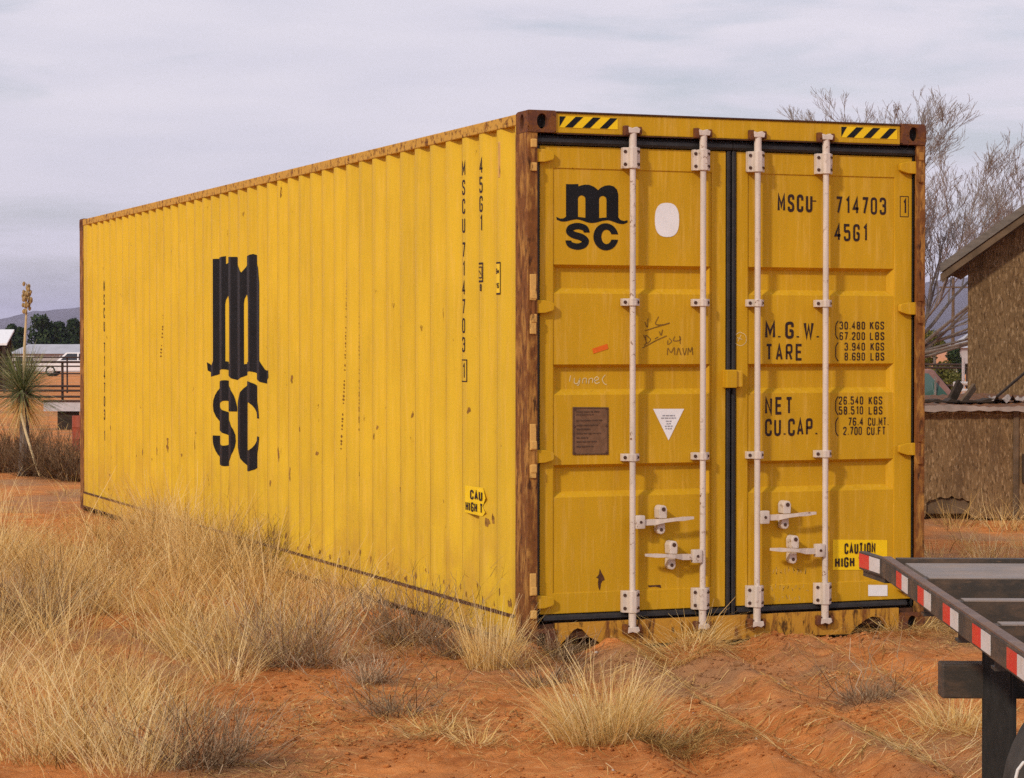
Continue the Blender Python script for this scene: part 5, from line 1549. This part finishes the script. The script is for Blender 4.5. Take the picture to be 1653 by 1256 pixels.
deadbush(900, 1060, 110, .24, .13, 'flat dark weed in front of the black hole in the sill', tint=(.28, .2))
deadbush(1400, 1135, 170, .40, .07, 'flat patch of grey weed between the ruts', tint=(.34, .2))
deadbush(640, 1165, 160, .42, .07, 'flat grey brown weed mat in the bare foreground', tint=(.3, .2))
deadbush(880, 1110, 140, .34, .07, 'thin grey weed mat behind the large foreground bunch', tint=(.34, .2))
deadbush(415, 925, 200, .42, .42, 'reddish brown weed in the tall grass by the container', M_BRUSH, tint=(.6, .2))
for px, py, r, h, lb in ((8, 762, .55, .55, 'brown brush at the left edge below the yucca'), (62, 768, .5, .5, 'brown brush behind the yucca stalk'), (98, 772, .5, .58, 'brown brush beside the red drum'), (128, 776, .45, .5, 'brown brush at the far foot of the container'), (35, 748, .6, .6, 'darker brown brush behind the yucca')):
    deadbush(px, py, 300, r, h * .9, lb, M_BRUSH, .009, (.45, .28))

# ---- soaptree yucca
d = 30.2; S = FPX / d; p = lat((37 - 826.5) / S, d, 0); g = float(gz(p[0], p[1]))
yu = empty('yucca_plant', (p[0], p[1], g)); tag(yu, 'spiky yucca with a tall pale seed stalk at the left', 'yucca')
zc = CAM[2] - (632 - 555.4) / S - g
MB().tube([(0, 0, -.05), (.02, 0, zc * .5), (0, 0, zc)], [.07, .06, .08], 9).build('trunk', M_BARK, yu)
def radial(n, zc_, L, elo, ehi, droop, wd, tint):
    az = rng.uniform(0, 2 * np.pi, n); el = rng.uniform(elo, ehi, n); K = 5; s = np.linspace(0, 1, K)[None]
    LL = L * rng.uniform(.75, 1.1, n)
    P = np.zeros((n, K, 3)); ho = np.cos(el)[:, None] * s * LL[:, None]
    P[..., 0] = np.cos(az)[:, None] * ho; P[..., 1] = np.sin(az)[:, None] * ho
    P[..., 2] = zc_ + rng.uniform(-.06, .06, n)[:, None] + np.sin(el)[:, None] * s * LL[:, None] - droop * s ** 2 * LL[:, None]
    return ribbons(P, wd * rng.uniform(.7, 1.2, n), np.clip(rng.normal(*tint, n), 0, 1), .15)
v, f, a = radial(760, zc, .62, -.5, 1.4, .08, .014, (.55, .28)); fast_mesh('leaf_rosette', v, f, M_YUC, yu, attr=a)
v, f, a = radial(240, zc - .06, .5, -1.35, -.35, .1, .014, (.6, .22)); fast_mesh('dead_leaf_skirt', v, f, M_GRASS, yu, attr=a)
M_STALK = simple('pale_dry_stalk', (.58, .44, .24, 1), .8, var=.2)
zs = CAM[2] - (458 - 555.4) / S - g
topx = 6 / S
MB().tube([(0, 0, zc), (topx * .5, 0, zc + (zs - zc) * .45), (topx, 0, zc + (zs - zc) * .75), (topx * 1.1, 0, zs)], [.018, .016, .012, .006], 8).build('flower_stalk', M_STALK, yu, smooth=True)
M_POD = simple('tan_seed_pod', (.36, .24, .10, 1), .8, var=.4, scale=30)
for i in range(34):
    t = random.uniform(0, 1); z = zs - .36 * t; a_ = random.uniform(0, 6.28); r_ = random.uniform(.02, .07) * (1.2 - abs(t - .45))
    c = (topx * 1.05 + r_ * math.cos(a_), r_ * math.sin(a_), z)
    m = MB(); m.tube([(c[0], c[1], c[2] - .032), (c[0], c[1], c[2] - .016), (c[0] + .003, c[1], c[2] + .010), (c[0], c[1], c[2] + .028)], [.006, .019, .021, .004], 6)
    m.build('seed_pod', M_POD, yu, smooth=True)
MB().tube([tuple(at(34, 668, d - .2) - np.array([p[0], p[1], g])), tuple(at(42, 700, d - .35) - np.array([p[0], p[1], g])), tuple(at(55, 742, d - .5) - np.array([p[0], p[1], g])), tuple(at(64, 768, d - .55) - np.array([p[0], p[1], g]))], [.018, .017, .015, .012], 7).build('fallen_stalk', M_STALK, yu, smooth=True)

# ---- bare winter tree
def bare_tree(px, d, topy, label):
    S = FPX / d; p = lat((px - 826.5) / S, d, 0); g = float(gz(p[0], p[1]))
    root = empty('bare_tree', (p[0], p[1], g)); tag(root, label, 'tree')
    R = random.Random(21); m_tr = MB(); m_tw = MB(); Ht = CAM[2] + (555 - topy) / S - g
    ax = Vector((RGT[0], RGT[1], 0)); ay = Vector((_s, _c, 0))
    def branch(p0, dr, L, r0, lvl):
        n = 5 if lvl < 3 else 4; pts = [p0]; rr = [r0]; d_ = dr.copy(); p_ = p0.copy()
        for i in range(n):
            d_ = (d_ + Vector((R.gauss(0, .11), R.gauss(0, .11), R.gauss(0, .06) + (.02 if lvl < 3 else .07)))).normalized()
            p_ = p_ + d_ * (L / n); pts.append(p_.copy()); rr.append(max(r0 * (1 - .75 * (i + 1) / n), .003))
        (m_tr if lvl < 2 else m_tw).tube(pts, rr, 6 if lvl < 2 else (4 if lvl < 4 else 3), cap=False)
        if lvl >= 5 or L < .13: return
        kids = (0, 9, 7, 5, 3)[lvl] if lvl else 0
        for k in range(kids):
            t = R.uniform(.34, 1.0); i = min(int(t * n), n - 1); f_ = t * n - i
            q = pts[i].lerp(pts[i + 1], f_); dd = (pts[i + 1] - pts[i]).normalized()
            side = dd.cross(Vector((R.gauss(0, 1), R.gauss(0, 1), R.gauss(0, 1)))).normalized()
            ang = R.uniform(.22, .60); nd = (dd * math.cos(ang) + side * math.sin(ang)); nd.z += .12; nd.normalize()
            branch(q, nd, L * R.uniform(.38, .62) * (1.12 - .35 * t), max(rr[i] * .55, .0035), lvl + 1)
    m_tr.tube([(0, 0, -.1), (.03, 0, .5), (0, .02, 1.0), (.02, 0, 1.6)], [.26, .21, .18, .15], 10, cap=False)
    Rd = Ht - 1.5
    for k in range(24):
        th = RAD(-42 + 122 * (k + R.uniform(-.3, .3)) / 23); ps = RAD(R.uniform(-32, 32))
        dr = (ax * math.sin(th) + Vector((0, 0, 1)) * math.cos(th)) * math.cos(ps) + ay * math.sin(ps)
        branch(Vector((0, 0, R.uniform(1.1, 1.6))), dr.normalized(), Rd * R.uniform(.62, .8), R.uniform(.026, .045), 1)
    Q = np.array(m_tw.v) - np.array([0, 0, 1.5]); k_ = Rd / np.percentile(np.linalg.norm(Q, axis=1), 93)
    for m_ in (m_tr, m_tw): m_.v = [(x * k_ * 1.22, y * k_ * 1.22, z if z < 1.5 else 1.5 + (z - 1.5) * k_ * .90) for x, y, z in m_.v]
    m_tr.build('trunk', M_BARK, root, smooth=True, fix=False)
    m_tw.build('crown', M_TWIGB, root, fix=False)
bare_tree(1462, 50, 150, 'large leafless tree with dense upright branches behind the container')

# ---- pines far behind, olive shrub
def leafy(name, px, d, topy, rad, n, mat, label, cat, leaf=.12, lobes=9, z0=.15, trunk=True, seed=0, group=None):
    S = FPX / d; p = lat((px - 826.5) / S, d, 0); g = float(gz(p[0], p[1])); H_ = CAM[2] + (555 - topy) / S - g
    root = empty(name, (p[0], p[1], g)); tag(root, label, cat, group)
    r_ = np.random.default_rng(seed + 3)
    c = np.zeros((lobes, 3)); rr = np.zeros(lobes)
    for i in range(lobes):
        t = (i + .5) / lobes; a_ = r_.uniform(0, 6.28); q = rad * r_.uniform(.1, .62) * (1.15 - .75 * t)
        rr[i] = rad * r_.uniform(.32, .5) * (1.15 - .5 * t)
        c[i] = (math.cos(a_) * q, math.sin(a_) * q, H_ * z0 + (H_ * (1 - z0) - rr[i] * .8) * t)
    k = r_.integers(0, lobes, n); u = r_.normal(0, 1, (n, 3)); u /= np.linalg.norm(u, axis=1, keepdims=True)
    P = c[k] + u * rr[k][:, None] * (r_.uniform(.35, 1, n) ** .4)[:, None] * np.array([1, 1, .8])
    A = r_.normal(0, 1, (n, 3)); A /= np.linalg.norm(A, axis=1, keepdims=True); B = np.cross(A, u); B /= np.linalg.norm(B, axis=1, keepdims=True) + 1e-6
    s_ = leaf * r_.uniform(.5, 1.3, n)[:, None]
    V = np.stack([P - A * s_ - B * s_ * .5, P + A * s_ * .3 - B * s_ * .6, P + A * s_ + B * s_ * .4, P - A * s_ * .4 + B * s_ * .6], 1).reshape(-1, 3)
    fast_mesh('crown', V, np.arange(4 * n).reshape(-1, 4), mat, root, attr=np.repeat(np.clip(r_.normal(.45, .25, n), 0, 1), 4))
    m = MB(); m.tube([(0, 0, -.2), (.02, 0, H_ * .4), (0, 0, H_ * .85)], [rad * .09, rad * .07, rad * .02], 7)
    for i in range(0, lobes, 2): m.tube([(0, 0, max(c[i][2] - rr[i], .2)), tuple(c[i])], [rad * .03, rad * .012], 5)
    m.build('trunk', M_BARK, root)
for i, (px, ty, rad, lb) in enumerate(((-25, 528, 1.2, 'dark pine cut by the left edge of the picture'), (14, 521, 1.2, 'narrow dark pine left of the yucca stalk'), (30, 526, 1.1, 'short dark pine behind the yucca stalk'), (67, 504, 2.2, 'tallest dark pine in the row behind the low house'), (97, 516, 1.8, 'rounded dark pine right of the tallest pine'), (124, 511, 1.6, 'dark pine next to the far edge of the container'), (165, 508, 2.0, 'dark pine hidden behind the far end of the container'))):
    leafy('pine_tree', px, 235 + 6 * (i % 3), ty, rad * 1.35, 4200, M_PINE, lb, 'tree', .17, 18, .06, seed=i, group='pines behind the low house')
leafy('olive_bush', 1508, 80, 528, .95, 4500, M_OLIVE, 'olive green bush between the container and the tall shed', 'bush', .045, 12, .05, seed=31)
leafy('olive_bush', 1540, 110, 553, 1.0, 3500, M_PINE, 'small dark bush below the far white house', 'bush', .06, 8, .05, seed=32)

# ---- litter: straw bits, clods, pebbles
q = np.concatenate([sample([(560, 1060), (900, 1050), (1500, 1020), (1640, 1010), (1660, 1275), (300, 1275)], 620), sample([(-60, 790), (140, 780), (600, 1000), (900, 1060), (600, 1275), (-60, 1275)], 300)])
dens = vnoise(q[:, 0] * 1.7, q[:, 1] * 1.7, 77); q = q[dens + rng.uniform(-.25, .25, len(q)) > .45]
n = len(q); az = rng.uniform(0, 6.283, n); L = rng.uniform(.02, .16, n); K = 3; s = np.linspace(-.5, .5, K)[None]
P = np.zeros((n, K, 3)); P[..., 0] = q[:, None, 0] + np.cos(az)[:, None] * L[:, None] * s; P[..., 1] = q[:, None, 1] + np.sin(az)[:, None] * L[:, None] * s
P[..., 2] = gz(P[..., 0], P[..., 1]) + rng.uniform(.004, .022, n)[:, None] + rng.uniform(-.1, .1, n)[:, None] * L[:, None] * s
put('straw_litter', [ribbons(P, rng.uniform(.0025, .0065, n), np.clip(rng.normal(.40, .3, n), 0, 1), .6)], M_GRASS, 'loose straw strewn over the red ground', kind='stuff')
def lumps(name, q, size, mat, label, kind):
    n = len(q); oc = np.array([(1, 0, 0), (-1, 0, 0), (0, 1, 0), (0, -1, 0), (0, 0, 1), (0, 0, -1), (.6, .6, .55), (-.6, .6, .5), (-.6, -.6, .55), (.6, -.6, .5)], float)
    fo = np.array([(0, 6, 4), (6, 2, 4), (2, 7, 4), (7, 1, 4), (1, 8, 4), (8, 3, 4), (3, 9, 4), (9, 0, 4), (0, 2, 6), (2, 1, 7), (1, 3, 8), (3, 0, 9), (2, 0, 5), (1, 2, 5), (3, 1, 5), (0, 3, 5)])
    sc = size * rng.lognormal(0, .5, n)
    V = oc[None] * sc[:, None, None] * rng.uniform(.65, 1.3, (n, 10, 1)) * np.array([1, 1, .7])
    V[..., 0] += q[:, None, 0]; V[..., 1] += q[:, None, 1]; V[..., 2] += (gz(q[:, 0], q[:, 1]) + sc * .2)[:, None]
    Fc = (fo[None] + (np.arange(n) * 10)[:, None, None]).reshape(-1, 3)
    return tag(fast_mesh(name, V.reshape(-1, 3), Fc, mat), label, kind=kind)
q = sample([(300, 1090), (900, 1030), (1640, 1000), (1660, 1275), (300, 1275)], 700)
k = vnoise(q[:, 0] * 1.3, q[:, 1] * 1.3, 15) + .8 * vnoise(q[:, 0] * 4, q[:, 1] * 4, 16) + rng.uniform(-.2, .2, len(q)) > 1.0
lumps('dirt_clods', q[k], .0062, M_GROUND, 'small clods of red dirt on the ground', 'stuff')
M_PEB = simple('pale_pebble', (.55, .47, .40, 1), .8, var=.2, scale=30)
lumps('pebbles', sample([(0, 850), (900, 1060), (1500, 1020), (1600, 1260), (0, 1260)], .7), .006, M_PEB, 'scattered pale pebbles on the red ground', 'stuff')
p = on_g(36, 888); st = lumps('pale_stone', np.array([[p[0], p[1]]]), .05, M_PEB, None, None); tag(st, 'single pale stone in the grass at the left', 'stone')
p = on_g(58, 882); st = lumps('pale_stone', np.array([[p[0], p[1]]]), .03, M_PEB, None, None); tag(st, 'smaller pale stone beside the larger one at the left', 'stone')

# ================================================================== HAZE
HZ = Mat('air', 1)
hv = HZ.n('ShaderNodeVolumePrincipled')
hv.inputs['Color'].default_value = (.70, .69, 1.0, 1)
hv.inputs['Density'].default_value = .00010
HZ.t.nodes.remove(HZ.b)
HZ.l(hv.outputs[0], HZ.t.nodes['Material Output'].inputs['Volume'])
hz = MB().box((-12000, -12000, -40), (12000, 13000, 200)).build('haze', HZ.m)
tag(hz, 'thin blue desert haze', kind='stuff')
